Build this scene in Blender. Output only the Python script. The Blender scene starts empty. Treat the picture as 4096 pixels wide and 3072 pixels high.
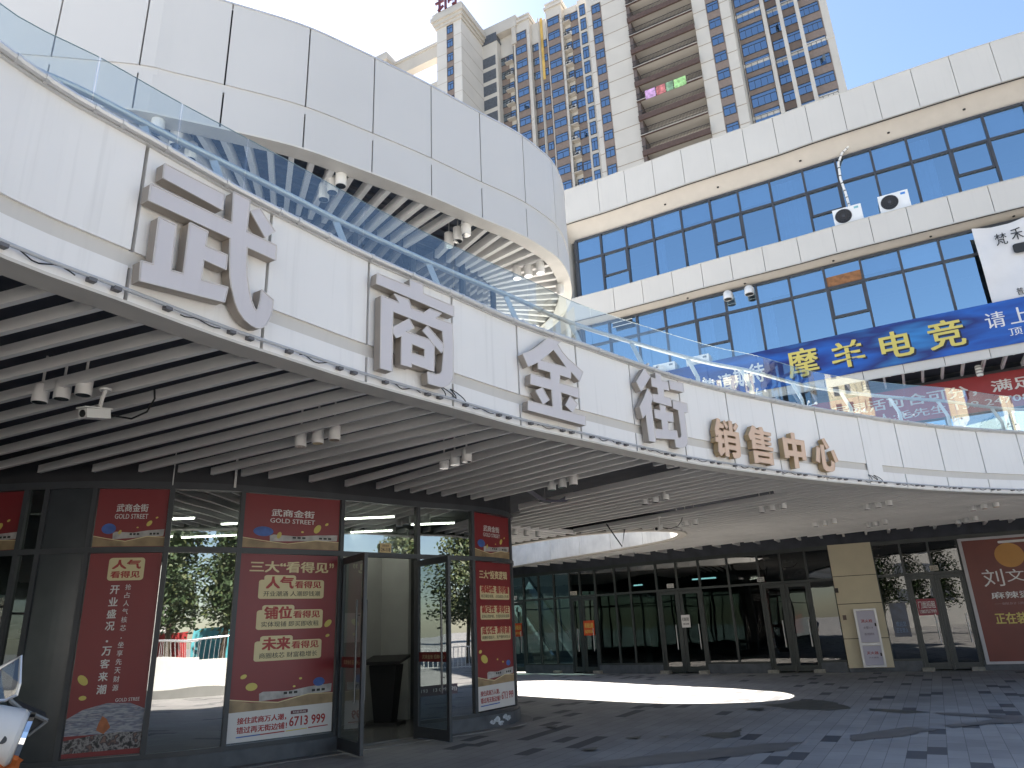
import bpy, bmesh, math, random
import numpy as np
from mathutils import Matrix, Vector
from mathutils.geometry import tessellate_polygon
random.seed(7)
R = math.radians
C = bpy.context.scene.collection
sc = bpy.context.scene

# ------------------------------------------------------------------ camera
RX = (0.99907908, 0.01393444, -0.04058099)      # image right in the world
DN = (-0.04290671, 0.32446222, -0.94492501)     # image down in the world
FW = (0.0, 0.94579601, 0.3247613)               # viewing direction
FPX, CX, CY, EYE = 2865.0, 2048.0, 1536.0, 1.6
cam = bpy.data.cameras.new('camera'); co = bpy.data.objects.new('camera', cam); C.objects.link(co)
cam.sensor_width = 36.0; cam.lens = FPX / 4096 * 36.0; cam.clip_end = 3000; cam.clip_start = 0.05
co.matrix_world = Matrix(((RX[0], -DN[0], -FW[0], 0), (RX[1], -DN[1], -FW[1], 0), (RX[2], -DN[2], -FW[2], EYE), (0, 0, 0, 1)))
sc.camera = co

# ------------------------------------------------------------------ light
SUN_AZ, SUN_EL = R(-27), R(50)
w = bpy.data.worlds.new('World'); sc.world = w; w.use_nodes = True
nt = w.node_tree; bg = nt.nodes['Background']
sky = nt.nodes.new('ShaderNodeTexSky'); sky.sky_type = 'NISHITA'; sky.sun_disc = False
sky.sun_elevation = SUN_EL; sky.sun_rotation = SUN_AZ
sky.air_density = 1.0; sky.dust_density = 0.5; sky.ozone_density = 1.4
nt.links.new(sky.outputs[0], bg.inputs[0]); bg.inputs[1].default_value = 0.046
sl = bpy.data.lights.new('sun', 'SUN'); so = bpy.data.objects.new('sun', sl); C.objects.link(so)
sl.energy = 4.2; sl.angle = R(0.5); sl.color = (1.0, 0.95, 0.87)
sd = Vector((math.sin(SUN_AZ) * math.cos(SUN_EL), math.cos(SUN_AZ) * math.cos(SUN_EL), math.sin(SUN_EL)))
so.rotation_euler = sd.to_track_quat('Z', 'Y').to_euler(); so.location = (-10, 10, 40)
vs = sc.view_settings
vs.view_transform = 'Standard'; vs.look = 'None'; vs.exposure = 2.6; vs.gamma = 1.0
sc.cycles.transparent_max_bounces = 24; sc.cycles.max_bounces = 10; sc.cycles.diffuse_bounces = 5
sc.cycles.caustics_reflective = False; sc.cycles.caustics_refractive = False

# ------------------------------------------------------------------ geometry helpers
def ray(x, y):
    a, b = x - CX, y - CY
    d = [RX[i] * a + DN[i] * b + FW[i] * FPX for i in range(3)]
    return np.array(d)
def azel(x, y):
    d = ray(x, y); return math.degrees(math.atan2(d[0], d[1])), math.degrees(math.atan2(d[2], math.hypot(d[0], d[1])))
def atz(x, y, z):
    d = ray(x, y); t = (z - EYE) / d[2]; return np.array([d[0] * t, d[1] * t])
def crop(ox, oy, s): return lambda x, y: (ox + x / s, oy + y / s)

class Path:
    """a plan curve; s runs from left to right, o is the offset towards the viewer"""
    def __init__(self, pts, sub=12, smooth=True):
        p = np.array(pts, float)
        if smooth:
            q = np.vstack([2 * p[0] - p[1], p, 2 * p[-1] - p[-2]]); out = []
            for i in range(1, len(q) - 2):
                for k in range(sub):
                    t = k / sub; a, b, c, d = q[i - 1], q[i], q[i + 1], q[i + 2]
                    out.append(0.5 * ((2 * b) + (c - a) * t + (2 * a - 5 * b + 4 * c - d) * t * t + (3 * b - a - 3 * c + d) * t ** 3))
            out.append(p[-1]); p = np.array(out)
        self.p = p; seg = np.hypot(*np.diff(p, axis=0).T); self.s = np.concatenate([[0], np.cumsum(seg)]); self.L = self.s[-1]
        self.az = np.degrees(np.arctan2(p[:, 0], p[:, 1]))
    def T(self, s):
        h = 0.06; a = np.array([np.interp(s - h, self.s, self.p[:, i]) for i in (0, 1)]); b = np.array([np.interp(s + h, self.s, self.p[:, i]) for i in (0, 1)])
        d = b - a; return d / max(1e-9, np.hypot(*d))
    def P(self, s, o=0.0):
        b = np.array([np.interp(s, self.s, self.p[:, i]) for i in (0, 1)])
        if o: t = self.T(s); b = b + np.array([t[1], -t[0]]) * o
        return b
    def at(self, az, o=0.0):
        """s whose offset point lies at azimuth az"""
        if o == 0: 
            i = np.argmax(self.az) + 1; return float(np.interp(az, self.az[:i], self.s[:i]))
        ss = np.linspace(0, self.L, 500); q = np.array([self.P(x, o) for x in ss]); a = np.degrees(np.arctan2(q[:, 0], q[:, 1])); i = np.argmax(a) + 1
        j = np.argmin(a[:i]); return float(np.interp(az, a[j:i], ss[j:i]))

class MB:
    def __init__(self): self.v = []; self.f = []; self.mi = []
    def face(self, pts, m=0):
        n = len(self.v); self.v += [tuple(map(float, p)) for p in pts]; self.f.append(tuple(range(n, n + len(pts)))); self.mi.append(m)
    def hexa(self, b, t, m=0):
        """b, t: bottom and top loops of equal length"""
        n = len(self.v); k = len(b); self.v += [tuple(map(float, p)) for p in b] + [tuple(map(float, p)) for p in t]
        self.f.append(tuple(range(n + k - 1, n - 1, -1))); self.f.append(tuple(range(n + k, n + 2 * k))); self.mi += [m, m]
        for i in range(k):
            j = (i + 1) % k; self.f.append((n + i, n + j, n + k + j, n + k + i)); self.mi.append(m)
    def box(self, c, s, rz=0.0, m=0):
        x, y, z = s[0] / 2, s[1] / 2, s[2] / 2; ca, sa = math.cos(rz), math.sin(rz)
        q = [(c[0] + a * ca - b * sa, c[1] + a * sa + b * ca) for a, b in ((-x, -y), (x, -y), (x, y), (-x, y))]
        self.hexa([(a, b, c[2] - z) for a, b in q], [(a, b, c[2] + z) for a, b in q], m)
    def bar(self, a, b, w, h, m=0):
        """box along a horizontal segment a-b (2D) ; w wide, between heights h"""
        a, b = np.array(a[:2], float), np.array(b[:2], float); d = b - a; l = np.hypot(*d)
        if l < 1e-4: return
        n = np.array([-d[1], d[0]]) / l * w / 2
        q = [a - n, b - n, b + n, a + n]
        self.hexa([(p[0], p[1], h[0]) for p in q], [(p[0], p[1], h[1]) for p in q], m)
    def beam(self, a, b, w, h, m=0):
        """rectangular beam between two 3D points"""
        a, b = Vector(a), Vector(b); d = (b - a); 
        if d.length < 1e-5: return
        d.normalize(); up = Vector((0, 0, 1)) if abs(d.z) < 0.95 else Vector((0, 1, 0))
        x = d.cross(up).normalized() * w / 2; y = x.cross(d).normalized() * h / 2
        self.hexa([a - x - y, a + x - y, a + x + y, a - x + y], [b - x - y, b + x - y, b + x + y, b - x + y], m)
    def tube(self, pts, r, n=8, m=0, r2=None):
        pts = [Vector(p) for p in pts]; rings = []; base = len(self.v); prev = None
        for i, p in enumerate(pts):
            d = (pts[min(i + 1, len(pts) - 1)] - pts[max(i - 1, 0)]).normalized()
            if prev is None: up = Vector((0, 0, 1)) if abs(d.z) < 0.9 else Vector((1, 0, 0)); x = d.cross(up).normalized()
            else: x = (prev - d * prev.dot(d)).normalized()
            prev = x; y = d.cross(x)
            rr = r if r2 is None else r + (r2 - r) * i / max(1, len(pts) - 1)
            for k in range(n):
                a = 2 * math.pi * k / n; self.v.append(tuple(p + (x * math.cos(a) + y * math.sin(a)) * rr))
        for i in range(len(pts) - 1):
            for k in range(n):
                a = base + i * n + k; b = base + i * n + (k + 1) % n; self.f.append((a, b, b + n, a + n)); self.mi.append(m)
        self.f.append(tuple(range(base + n - 1, base - 1, -1))); self.f.append(tuple(range(base + (len(pts) - 1) * n, base + len(pts) * n))); self.mi += [m, m]
    def lathe(self, c, prof, n=16, axis=None, m=0):
        """prof: (radius, height) list, axis a unit vector"""
        ax = Vector(axis or (0, 0, 1)).normalized(); x = ax.orthogonal().normalized(); y = ax.cross(x); c = Vector(c); b = len(self.v)
        for r, h in prof:
            for k in range(n):
                a = 2 * math.pi * k / n; self.v.append(tuple(c + ax * h + (x * math.cos(a) + y * math.sin(a)) * r))
        for i in range(len(prof) - 1):
            for k in range(n):
                p = b + i * n + k; q = b + i * n + (k + 1) % n; self.f.append((p, q, q + n, p + n)); self.mi.append(m)
        self.f.append(tuple(range(b + n - 1, b - 1, -1))); self.f.append(tuple(range(b + (len(prof) - 1) * n, b + len(prof) * n))); self.mi += [m, m]
    def band(self, path, s0, s1, o0, o1, z0, z1, step=0.25, m=0):
        n = max(1, int(math.ceil((s1 - s0) / step))); ss = np.linspace(s0, s1, n + 1); b = len(self.v)
        for s in ss:
            p, q = path.P(s, o0), path.P(s, o1)
            self.v += [(p[0], p[1], z0), (q[0], q[1], z0), (q[0], q[1], z1), (p[0], p[1], z1)]
        for i in range(n):
            k = b + 4 * i
            for j in range(4):
                l = (j + 1) % 4; self.f.append((k + j, k + l, k + 4 + l, k + 4 + j)); self.mi.append(m)
        self.f.append((b, b + 3, b + 2, b + 1)); k = b + 4 * n; self.f.append((k, k + 1, k + 2, k + 3)); self.mi += [m, m]
    def prism(self, outline, holes, z0, z1, m=0):
        loops = [outline] + list(holes)
        tri = tessellate_polygon([[Vector((p[0], p[1], 0)) for p in l] for l in loops]); flat = [p for l in loops for p in l]; b = len(self.v); n = len(flat)
        self.v += [(p[0], p[1], z0) for p in flat] + [(p[0], p[1], z1) for p in flat]
        for t in tri:
            self.f.append((b + t[2], b + t[1], b + t[0])); self.f.append((b + n + t[0], b + n + t[1], b + n + t[2])); self.mi += [m, m]
        k = b
        for l in loops:
            for i in range(len(l)):
                j = (i + 1) % len(l); self.f.append((k + i, k + j, k + n + j, k + n + i)); self.mi.append(m)
            k += len(l)

ORG = {}
def obj(name, mb, mats, parent=None, smooth=False, base=None, fix=True):
    if not isinstance(mats, (list, tuple)): mats = [mats]
    v = np.array(mb.v, float)
    if base is None:
        lo, hi = v.min(0), v.max(0); base = ((lo[0] + hi[0]) / 2, (lo[1] + hi[1]) / 2, lo[2])
    me = bpy.data.meshes.new(name); me.from_pydata([tuple(p) for p in v - np.array(base)], [], mb.f)
    for m in mats: me.materials.append(m)
    if len(mats) > 1: me.polygons.foreach_set('material_index', mb.mi)
    if fix:
        bm = bmesh.new(); bm.from_mesh(me); bmesh.ops.recalc_face_normals(bm, faces=bm.faces); bm.to_mesh(me); bm.free()
    if smooth:
        me.polygons.foreach_set('use_smooth', [True] * len(me.polygons)); me.set_sharp_from_angle(angle=R(35))
    o = bpy.data.objects.new(name, me); C.objects.link(o)
    ORG[o.name] = base
    if parent: o.parent = parent; pb = ORG[parent.name]; o.location = tuple(base[i] - pb[i] for i in range(3))
    else: o.location = base
    return o
def empty(name, loc):
    o = bpy.data.objects.new(name, None); C.objects.link(o); o.location = loc; o.empty_display_size = 0.3; ORG[o.name] = tuple(loc); return o
def tag(o, label=None, cat=None, group=None, kind=None):
    if label: o['label'] = label
    if cat: o['category'] = cat
    if group: o['group'] = group
    if kind: o['kind'] = kind
    return o
def copy_tree(o, parent=None):
    c = o.copy(); C.objects.link(c); c.parent = parent
    for ch in list(o.children): copy_tree(ch, c)
    return c

# ------------------------------------------------------------------ materials
MATS = {}
def N(nt, t, **k):
    n = nt.nodes.new(t)
    for a, b in k.items(): setattr(n, a, b)
    return n
def mat(name, col, rough=0.6, metal=0.0, var=0.06, scale=3.0, spec=0.5, bump=0.0, streak=0.0, emit=None, stretch=(1, 1, 1)):
    if name in MATS: return MATS[name]
    m = bpy.data.materials.new(name); m.use_nodes = True; nt = m.node_tree; b = nt.nodes['Principled BSDF']
    b.inputs['Roughness'].default_value = rough; b.inputs['Metallic'].default_value = metal; b.inputs['Specular IOR Level'].default_value = spec
    g = N(nt, 'ShaderNodeNewGeometry'); mp = N(nt, 'ShaderNodeMapping'); mp.inputs['Scale'].default_value = stretch; nt.links.new(g.outputs['Position'], mp.inputs[0])
    no = N(nt, 'ShaderNodeTexNoise'); no.inputs['Scale'].default_value = scale; no.inputs['Detail'].default_value = 6; nt.links.new(mp.outputs[0], no.inputs['Vector'])
    rp = N(nt, 'ShaderNodeValToRGB'); rp.color_ramp.elements[0].position = 0.3; rp.color_ramp.elements[1].position = 0.7
    lo = [max(0, c * (1 - var)) for c in col]; hi = [min(1, c * (1 + var)) for c in col]
    rp.color_ramp.elements[0].color = (*lo, 1); rp.color_ramp.elements[1].color = (*hi, 1)
    nt.links.new(no.outputs['Fac'], rp.inputs[0]); out = rp.outputs[0]
    if streak:
        m2 = N(nt, 'ShaderNodeMapping'); m2.inputs['Scale'].default_value = (9, 9, 0.35); nt.links.new(g.outputs['Position'], m2.inputs[0])
        n2 = N(nt, 'ShaderNodeTexNoise'); n2.inputs['Scale'].default_value = 1.6; n2.inputs['Detail'].default_value = 5; nt.links.new(m2.outputs[0], n2.inputs['Vector'])
        r2 = N(nt, 'ShaderNodeValToRGB'); r2.color_ramp.elements[0].position = 0.56; r2.color_ramp.elements[1].position = 0.78
        r2.color_ramp.elements[0].color = (0, 0, 0, 1); r2.color_ramp.elements[1].color = (streak, streak, streak, 1); nt.links.new(n2.outputs['Fac'], r2.inputs[0])
        mx = N(nt, 'ShaderNodeMixRGB', blend_type='MIX'); nt.links.new(r2.outputs[0], mx.inputs[0]); nt.links.new(out, mx.inputs[1]); mx.inputs[2].default_value = (*[c * 0.42 for c in col], 1); out = mx.outputs[0]
    nt.links.new(out, b.inputs['Base Color'])
    if bump:
        bp = N(nt, 'ShaderNodeBump'); bp.inputs['Strength'].default_value = bump; bp.inputs['Distance'].default_value = 0.02; nt.links.new(no.outputs['Fac'], bp.inputs['Height']); nt.links.new(bp.outputs[0], b.inputs['Normal'])
    if emit: b.inputs['Emission Color'].default_value = (*col, 1); b.inputs['Emission Strength'].default_value = emit
    MATS[name] = m; return m
def glass(name, tint, refl, through, fres=0.9, wave=0.0, rcol=(1, 1, 1), rough=0.0):
    """flat glazing: a mirror share (refl + Fresnel) over a see-through tint"""
    if name in MATS: return MATS[name]
    m = bpy.data.materials.new(name); m.use_nodes = True; nt = m.node_tree; nt.nodes.remove(nt.nodes['Principled BSDF']); out = nt.nodes['Material Output']
    tr = N(nt, 'ShaderNodeBsdfTransparent'); tr.inputs[0].default_value = (*[t * through for t in tint], 1)
    gl = N(nt, 'ShaderNodeBsdfGlossy'); gl.inputs['Roughness'].default_value = rough; gl.inputs[0].default_value = (*rcol, 1)
    g0 = N(nt, 'ShaderNodeNewGeometry'); dp = N(nt, 'ShaderNodeVectorMath', operation='DOT_PRODUCT'); nt.links.new(g0.outputs['Normal'], dp.inputs[0]); nt.links.new(g0.outputs['Incoming'], dp.inputs[1])
    def mm(op, a, c, cl=False):
        n = N(nt, 'ShaderNodeMath', operation=op, use_clamp=cl)
        for i, x in enumerate((a, c)):
            if isinstance(x, (int, float)): n.inputs[i].default_value = x
            else: nt.links.new(x, n.inputs[i])
        return n.outputs[0]
    ab = mm('ABSOLUTE', dp.outputs['Value'], 0); sk = mm('ADD', mm('MULTIPLY', mm('POWER', mm('SUBTRACT', 1.0, ab, True), 5.0), 0.96), 0.04)
    ma = N(nt, 'ShaderNodeMath', operation='MULTIPLY_ADD', use_clamp=True); ma.inputs[1].default_value = fres; ma.inputs[2].default_value = refl; nt.links.new(sk, ma.inputs[0])
    mx = N(nt, 'ShaderNodeMixShader'); nt.links.new(ma.outputs[0], mx.inputs[0]); nt.links.new(tr.outputs[0], mx.inputs[1]); nt.links.new(gl.outputs[0], mx.inputs[2]); nt.links.new(mx.outputs[0], out.inputs[0])
    if wave:
        g = N(nt, 'ShaderNodeNewGeometry'); no = N(nt, 'ShaderNodeTexNoise'); no.inputs['Scale'].default_value = 0.8; no.inputs['Detail'].default_value = 1; nt.links.new(g.outputs['Position'], no.inputs['Vector'])
        bp = N(nt, 'ShaderNodeBump'); bp.inputs['Strength'].default_value = 1.0; bp.inputs['Distance'].default_value = wave; nt.links.new(no.outputs['Fac'], bp.inputs['Height']); nt.links.new(bp.outputs[0], gl.inputs['Normal'])
    MATS[name] = m; return m
def paving():
    m = bpy.data.materials.new('paving_tiles'); m.use_nodes = True; nt = m.node_tree; b = nt.nodes['Principled BSDF']; L = nt.links.new
    def mth(op, a, c=None):
        n = N(nt, 'ShaderNodeMath', operation=op)
        for i, x in enumerate((a, c)):
            if x is None: continue
            if isinstance(x, (int, float)): n.inputs[i].default_value = x
            else: L(x, n.inputs[i])
        return n.outputs[0]
    g = N(nt, 'ShaderNodeNewGeometry'); sp = N(nt, 'ShaderNodeSeparateXYZ'); L(g.outputs['Position'], sp.inputs[0])
    sa, ca = math.sin(R(28.7)), math.cos(R(28.7))
    u = mth('ADD', mth('MULTIPLY', sp.outputs[0], sa), mth('MULTIPLY', sp.outputs[1], ca)); v = mth('SUBTRACT', mth('MULTIPLY', sp.outputs[0], ca), mth('MULTIPLY', sp.outputs[1], sa))
    vc = mth('DIVIDE', v, 0.215); col = mth('FLOOR', vc); uc = mth('ADD', mth('DIVIDE', u, 0.57), mth('FRACT', mth('MULTIPLY', col, 0.38))); cell = mth('FLOOR', uc)
    cb = N(nt, 'ShaderNodeCombineXYZ'); L(col, cb.inputs[0]); L(cell, cb.inputs[1]); wn = N(nt, 'ShaderNodeTexWhiteNoise', noise_dimensions='2D'); L(cb.outputs[0], wn.inputs['Vector'])
    dark = mth('LESS_THAN', wn.outputs['Value'], 0.075)
    fu, fv = mth('FRACT', uc), mth('FRACT', vc)
    ju = mth('LESS_THAN', mth('MINIMUM', fu, mth('SUBTRACT', 1.0, fu)), 0.007); jv = mth('LESS_THAN', mth('MINIMUM', fv, mth('SUBTRACT', 1.0, fv)), 0.018); jt = mth('MAXIMUM', ju, jv)
    sepc = N(nt, 'ShaderNodeSeparateColor'); L(wn.outputs['Color'], sepc.inputs[0])
    rp = N(nt, 'ShaderNodeValToRGB'); rp.color_ramp.elements[0].color = (0.31, 0.298, 0.285, 1); rp.color_ramp.elements[1].color = (0.375, 0.358, 0.34, 1); L(sepc.outputs[1], rp.inputs[0])
    m1 = N(nt, 'ShaderNodeMixRGB'); L(dark, m1.inputs[0]); L(rp.outputs[0], m1.inputs[1]); m1.inputs[2].default_value = (0.1, 0.1, 0.105, 1)
    m2 = N(nt, 'ShaderNodeMixRGB'); L(mth('MULTIPLY', jt, 0.6), m2.inputs[0]); L(m1.outputs[0], m2.inputs[1]); m2.inputs[2].default_value = (0.07, 0.068, 0.062, 1)
    no = N(nt, 'ShaderNodeTexNoise'); no.inputs['Scale'].default_value = 0.55; no.inputs['Detail'].default_value = 8; no.inputs['Roughness'].default_value = 0.65; L(g.outputs['Position'], no.inputs['Vector'])
    r2 = N(nt, 'ShaderNodeValToRGB'); r2.color_ramp.elements[0].position = 0.32; r2.color_ramp.elements[1].position = 0.7; r2.color_ramp.elements[0].color = (0.62, 0.62, 0.62, 1); r2.color_ramp.elements[1].color = (1.12, 1.12, 1.12, 1); L(no.outputs['Fac'], r2.inputs[0])
    m3 = N(nt, 'ShaderNodeMixRGB', blend_type='MULTIPLY'); m3.inputs[0].default_value = 0.8; L(m2.outputs[0], m3.inputs[1]); L(r2.outputs[0], m3.inputs[2])
    L(m3.outputs[0], b.inputs['Base Color'])
    r3 = N(nt, 'ShaderNodeValToRGB'); r3.color_ramp.elements[0].color = (0.5, 0.5, 0.5, 1); r3.color_ramp.elements[1].color = (0.85, 0.85, 0.85, 1); L(no.outputs['Fac'], r3.inputs[0]); L(r3.outputs[0], b.inputs['Roughness'])
    bp = N(nt, 'ShaderNodeBump'); bp.inputs['Strength'].default_value = 0.35; bp.inputs['Distance'].default_value = 0.01; bp.invert = True; L(jt, bp.inputs['Height']); L(bp.outputs[0], b.inputs['Normal'])
    return m

WHITE = mat('white_panel', (0.76, 0.75, 0.735), 0.45, var=0.03, scale=0.7, streak=0.16)
WHITE_CLEAN = mat('clean_white_panel', (0.56, 0.555, 0.55), 0.42, var=0.02, scale=0.6)
WHITE_RB = mat('warm_white_panel', (0.57, 0.545, 0.505), 0.5, var=0.03, scale=0.7, streak=0.08)
CREAM = mat('cream_soffit', (0.52, 0.485, 0.44), 0.7, var=0.04)
GAP = mat('panel_gap', (0.03, 0.03, 0.032), 0.8)
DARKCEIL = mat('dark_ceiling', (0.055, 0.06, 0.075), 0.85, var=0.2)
SLAT = mat('slat_grey', (0.8, 0.785, 0.765), 0.5, var=0.07, scale=1.2)
SLATW = mat('slat_white', (0.8, 0.79, 0.77), 0.5, var=0.05, scale=1.2)
FRAME = mat('anthracite_frame', (0.045, 0.05, 0.058), 0.45, var=0.1)
FRAME_RB = mat('dark_window_frame', (0.05, 0.052, 0.06), 0.45, var=0.1)
STEEL = mat('brushed_steel', (0.66, 0.65, 0.65), 0.35, metal=0.55, var=0.06)
CHROME = mat('chrome_reflector', (0.85, 0.85, 0.85), 0.08, metal=1.0, var=0.02)
LAMPW = mat('lamp_white', (0.75, 0.74, 0.72), 0.4, var=0.03)
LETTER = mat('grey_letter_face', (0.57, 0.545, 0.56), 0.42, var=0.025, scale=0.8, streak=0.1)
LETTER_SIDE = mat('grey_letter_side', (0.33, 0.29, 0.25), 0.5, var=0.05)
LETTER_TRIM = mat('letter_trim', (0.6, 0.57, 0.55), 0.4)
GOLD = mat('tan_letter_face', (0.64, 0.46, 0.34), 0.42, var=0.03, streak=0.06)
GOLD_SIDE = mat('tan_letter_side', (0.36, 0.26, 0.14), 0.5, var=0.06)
BLACK = mat('black_paint', (0.012, 0.012, 0.013), 0.5)
RED = mat('poster_red', (0.21, 0.02, 0.025), 0.4, var=0.05, scale=0.5)
REDTXT = mat('print_red', (0.34, 0.02, 0.02), 0.45)
PWHITE = mat('print_white', (0.66, 0.65, 0.64), 0.45, var=0.02)
CREAMTXT = mat('print_cream', (0.66, 0.57, 0.33), 0.45, var=0.03)
YELLOW = mat('print_yellow', (0.6, 0.5, 0.12), 0.45, var=0.04)
PBLACK = mat('print_black', (0.02, 0.02, 0.02), 0.5)
GREYPRINT = mat('print_grey', (0.42, 0.41, 0.4), 0.5, var=0.3, scale=9)
BROWNPRINT = mat('print_brown', (0.32, 0.23, 0.13), 0.5, var=0.3, scale=5)
BLUEPRINT = mat('print_blue', (0.05, 0.12, 0.4), 0.45, var=0.3, scale=8)
STONE = mat('stone_cladding', (0.56, 0.5, 0.36), 0.6, var=0.05, scale=2)
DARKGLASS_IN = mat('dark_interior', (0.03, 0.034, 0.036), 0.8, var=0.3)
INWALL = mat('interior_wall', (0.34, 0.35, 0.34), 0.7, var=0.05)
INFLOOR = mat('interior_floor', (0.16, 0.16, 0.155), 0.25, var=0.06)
TUBE = mat('led_tube', (1.0, 1.0, 0.86), 0.5, var=0.0, emit=3.2)
ACWHITE = mat('ac_white', (0.78, 0.78, 0.77), 0.4, var=0.02)
CABLE = mat('black_cable', (0.015, 0.015, 0.016), 0.5)
G_BAL = glass('balustrade_glass', (0.93, 0.97, 0.97), 0.02, 0.97, fres=2.2)
G_STORE = glass('storefront_glass', (0.8, 0.9, 0.86), 0.3, 0.42, fres=0.9, wave=0.006)
G_FAR = glass('far_shop_glass', (0.5, 0.8, 0.75), 0.045, 0.3, fres=1.0, wave=0.004)
G_BLUE = glass('blue_coated_glass', (0.45, 0.7, 1.0), 0.58, 0.62, fres=0.7, rcol=(0.66, 0.87, 1.0))
G_UP = glass('upper_pavilion_glass', (0.4, 0.55, 0.75), 0.3, 0.25, fres=1.0)
G_DOOR = glass('door_glass', (0.75, 0.85, 0.85), 0.06, 0.6, fres=1.2)

# ------------------------------------------------------------------ lettering
GLY = {}
def glyphs(s, bold=0.0):
    """flat outline of a text: vertices scaled to 0..1 with a small layer height, faces; heavier strokes come from shifted layers"""
    k = (s, bold)
    if k in GLY: return GLY[k]
    cu = bpy.data.curves.new('t', 'FONT'); cu.body = s; cu.resolution_u = 2; cu.dimensions = '2D'; cu.fill_mode = 'BOTH'
    o = bpy.data.objects.new('t', cu); C.objects.link(o); dg = bpy.context.evaluated_depsgraph_get(); e = o.evaluated_get(dg); me = e.to_mesh()
    v = np.array([tuple(x.co)[:2] for x in me.vertices]).reshape(-1, 2); f = [tuple(p.vertices) for p in me.polygons]; e.to_mesh_clear(); bpy.data.objects.remove(o); bpy.data.curves.remove(cu)
    lay = [(0, 0)] if bold <= 0 else ([(-1, -.6), (1, .6), (-1, .6), (1, -.6)] if bold > .015 else [(-1, 0), (1, 0)])
    n = len(v); vv = np.vstack([np.hstack([v + np.array(d) * bold * .75, np.full((n, 1), i * .0004)]) for i, d in enumerate(lay)]); ff = [tuple(i * n + x for x in t) for i in range(len(lay)) for t in f]
    lo, hi = vv.min(0), vv.max(0); vv[:, :2] = (vv[:, :2] - lo[:2]) / np.maximum(hi[:2] - lo[:2], 1e-6); GLY[k] = (vv, ff, hi[:2] - lo[:2]); return GLY[k]
class Surf:
    """a printed sheet hung on a plan curve: u across, v up, both 0..1"""
    def __init__(self, path, s0, s1, z0, z1, o=0.0): self.a = (path, s0, s1, z0, z1, o)
    def P(self, u, v, o=0.0):
        path, s0, s1, z0, z1, oo = self.a; p = path.P(s0 + (s1 - s0) * u, oo + o); return (p[0], p[1], z0 + (z1 - z0) * v)
class Quad:
    """a flat sheet between two plan points"""
    def __init__(self, a, b, z0, z1, skew=0.0):
        self.a, self.b, self.z0, self.z1, self.k = np.array(a, float), np.array(b, float), z0, z1, skew; d = self.b - self.a; l = np.hypot(*d); self.n = np.array([d[1], -d[0]]) / l
    def P(self, u, v, o=0.0):
        p = self.a + (self.b - self.a) * u + self.n * o; return (p[0], p[1], self.z0 + (self.z1 - self.z0) * v + self.k * u)
def sheet(name, sf, m, th=0.006, parent=None, nu=8, u0=0, u1=1, v0=0, v1=1, o=0.0):
    b = MB(); us = np.linspace(u0, u1, nu + 1); n = 0
    for i in range(nu):
        q = [(us[i], v0), (us[i + 1], v0), (us[i + 1], v1), (us[i], v1)]
        b.face([sf.P(u, v, o + th) for u, v in q]); b.face([sf.P(u, v, o) for u, v in reversed(q)])
    for (ua, va, ub, vb) in ((u0, v0, u0, v1), (u1, v1, u1, v0)): b.face([sf.P(ua, va, o), sf.P(ua, va, o + th), sf.P(ub, vb, o + th), sf.P(ub, vb, o)])
    for vv in (v0, v1):
        for i in range(nu): b.face([sf.P(us[i], vv, o), sf.P(us[i + 1], vv, o), sf.P(us[i + 1], vv, o + th), sf.P(us[i], vv, o + th)])
    return obj(name, b, m, parent, fix=False)
def text(name, sf, s, u0, u1, v0, v1, m, parent, bold=0.0, o=0.009):
    v, f, _ = glyphs(s, bold); b = MB(); b.v = [sf.P(u0 + (u1 - u0) * p[0], v0 + (v1 - v0) * p[1], o + p[2]) for p in v]; b.f = f; b.mi = [0] * len(f)
    return obj(name, b, m, parent, fix=False)
def vtext(name, sf, s, uc, wu, v1, dv, hv, m, parent, bold=0.0, o=0.009):
    """characters one below the other"""
    b = MB()
    for i, ch in enumerate(s):
        if ch == ' ': continue
        v, f, d = glyphs(ch, bold); n = len(b.v); ww, hh, off, up = wu, hv, 0, 0
        if ch in '·,，': ww, hh, off, up = wu * 0.25, hv * 0.25, -wu * 0.1, -hv * 0.3
        vc = v1 - i * dv - hv / 2 + up
        b.v += [sf.P(uc + off + (p[0] - 0.5) * ww, vc + (p[1] - 0.5) * hh, o + p[2]) for p in v]; b.f += [tuple(n + x for x in t) for t in f]
    b.mi = [0] * len(b.f); return obj(name, b, m, parent, fix=False)
def blob(name, sf, pts, m, parent, o=0.008):
    """flat printed shape; pts: list of outlines in u,v"""
    b = MB()
    for q in pts:
        b.face([sf.P(p[0], p[1], o) for p in q])
    return obj(name, b, m, parent, fix=False)
def ell(u, v, ru, rv, n=18, rot=0.0):
    return [(u + ru * math.cos(a) * math.cos(rot) - rv * math.sin(a) * math.sin(rot), v + ru * math.cos(a) * math.sin(rot) + rv * math.sin(a) * math.cos(rot)) for a in [2 * math.pi * k / n for k in range(n)]]
def rrect(u0, v0, u1, v1, ru, rv):
    out = []
    for cu, cv, a0 in ((u1 - ru, v1 - rv, 0), (u0 + ru, v1 - rv, 90), (u0 + ru, v0 + rv, 180), (u1 - ru, v0 + rv, 270)):
        for k in range(5): a = R(a0 + 22.5 * k); out.append((cu + ru * math.cos(a), cv + rv * math.sin(a)))
    return out

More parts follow.
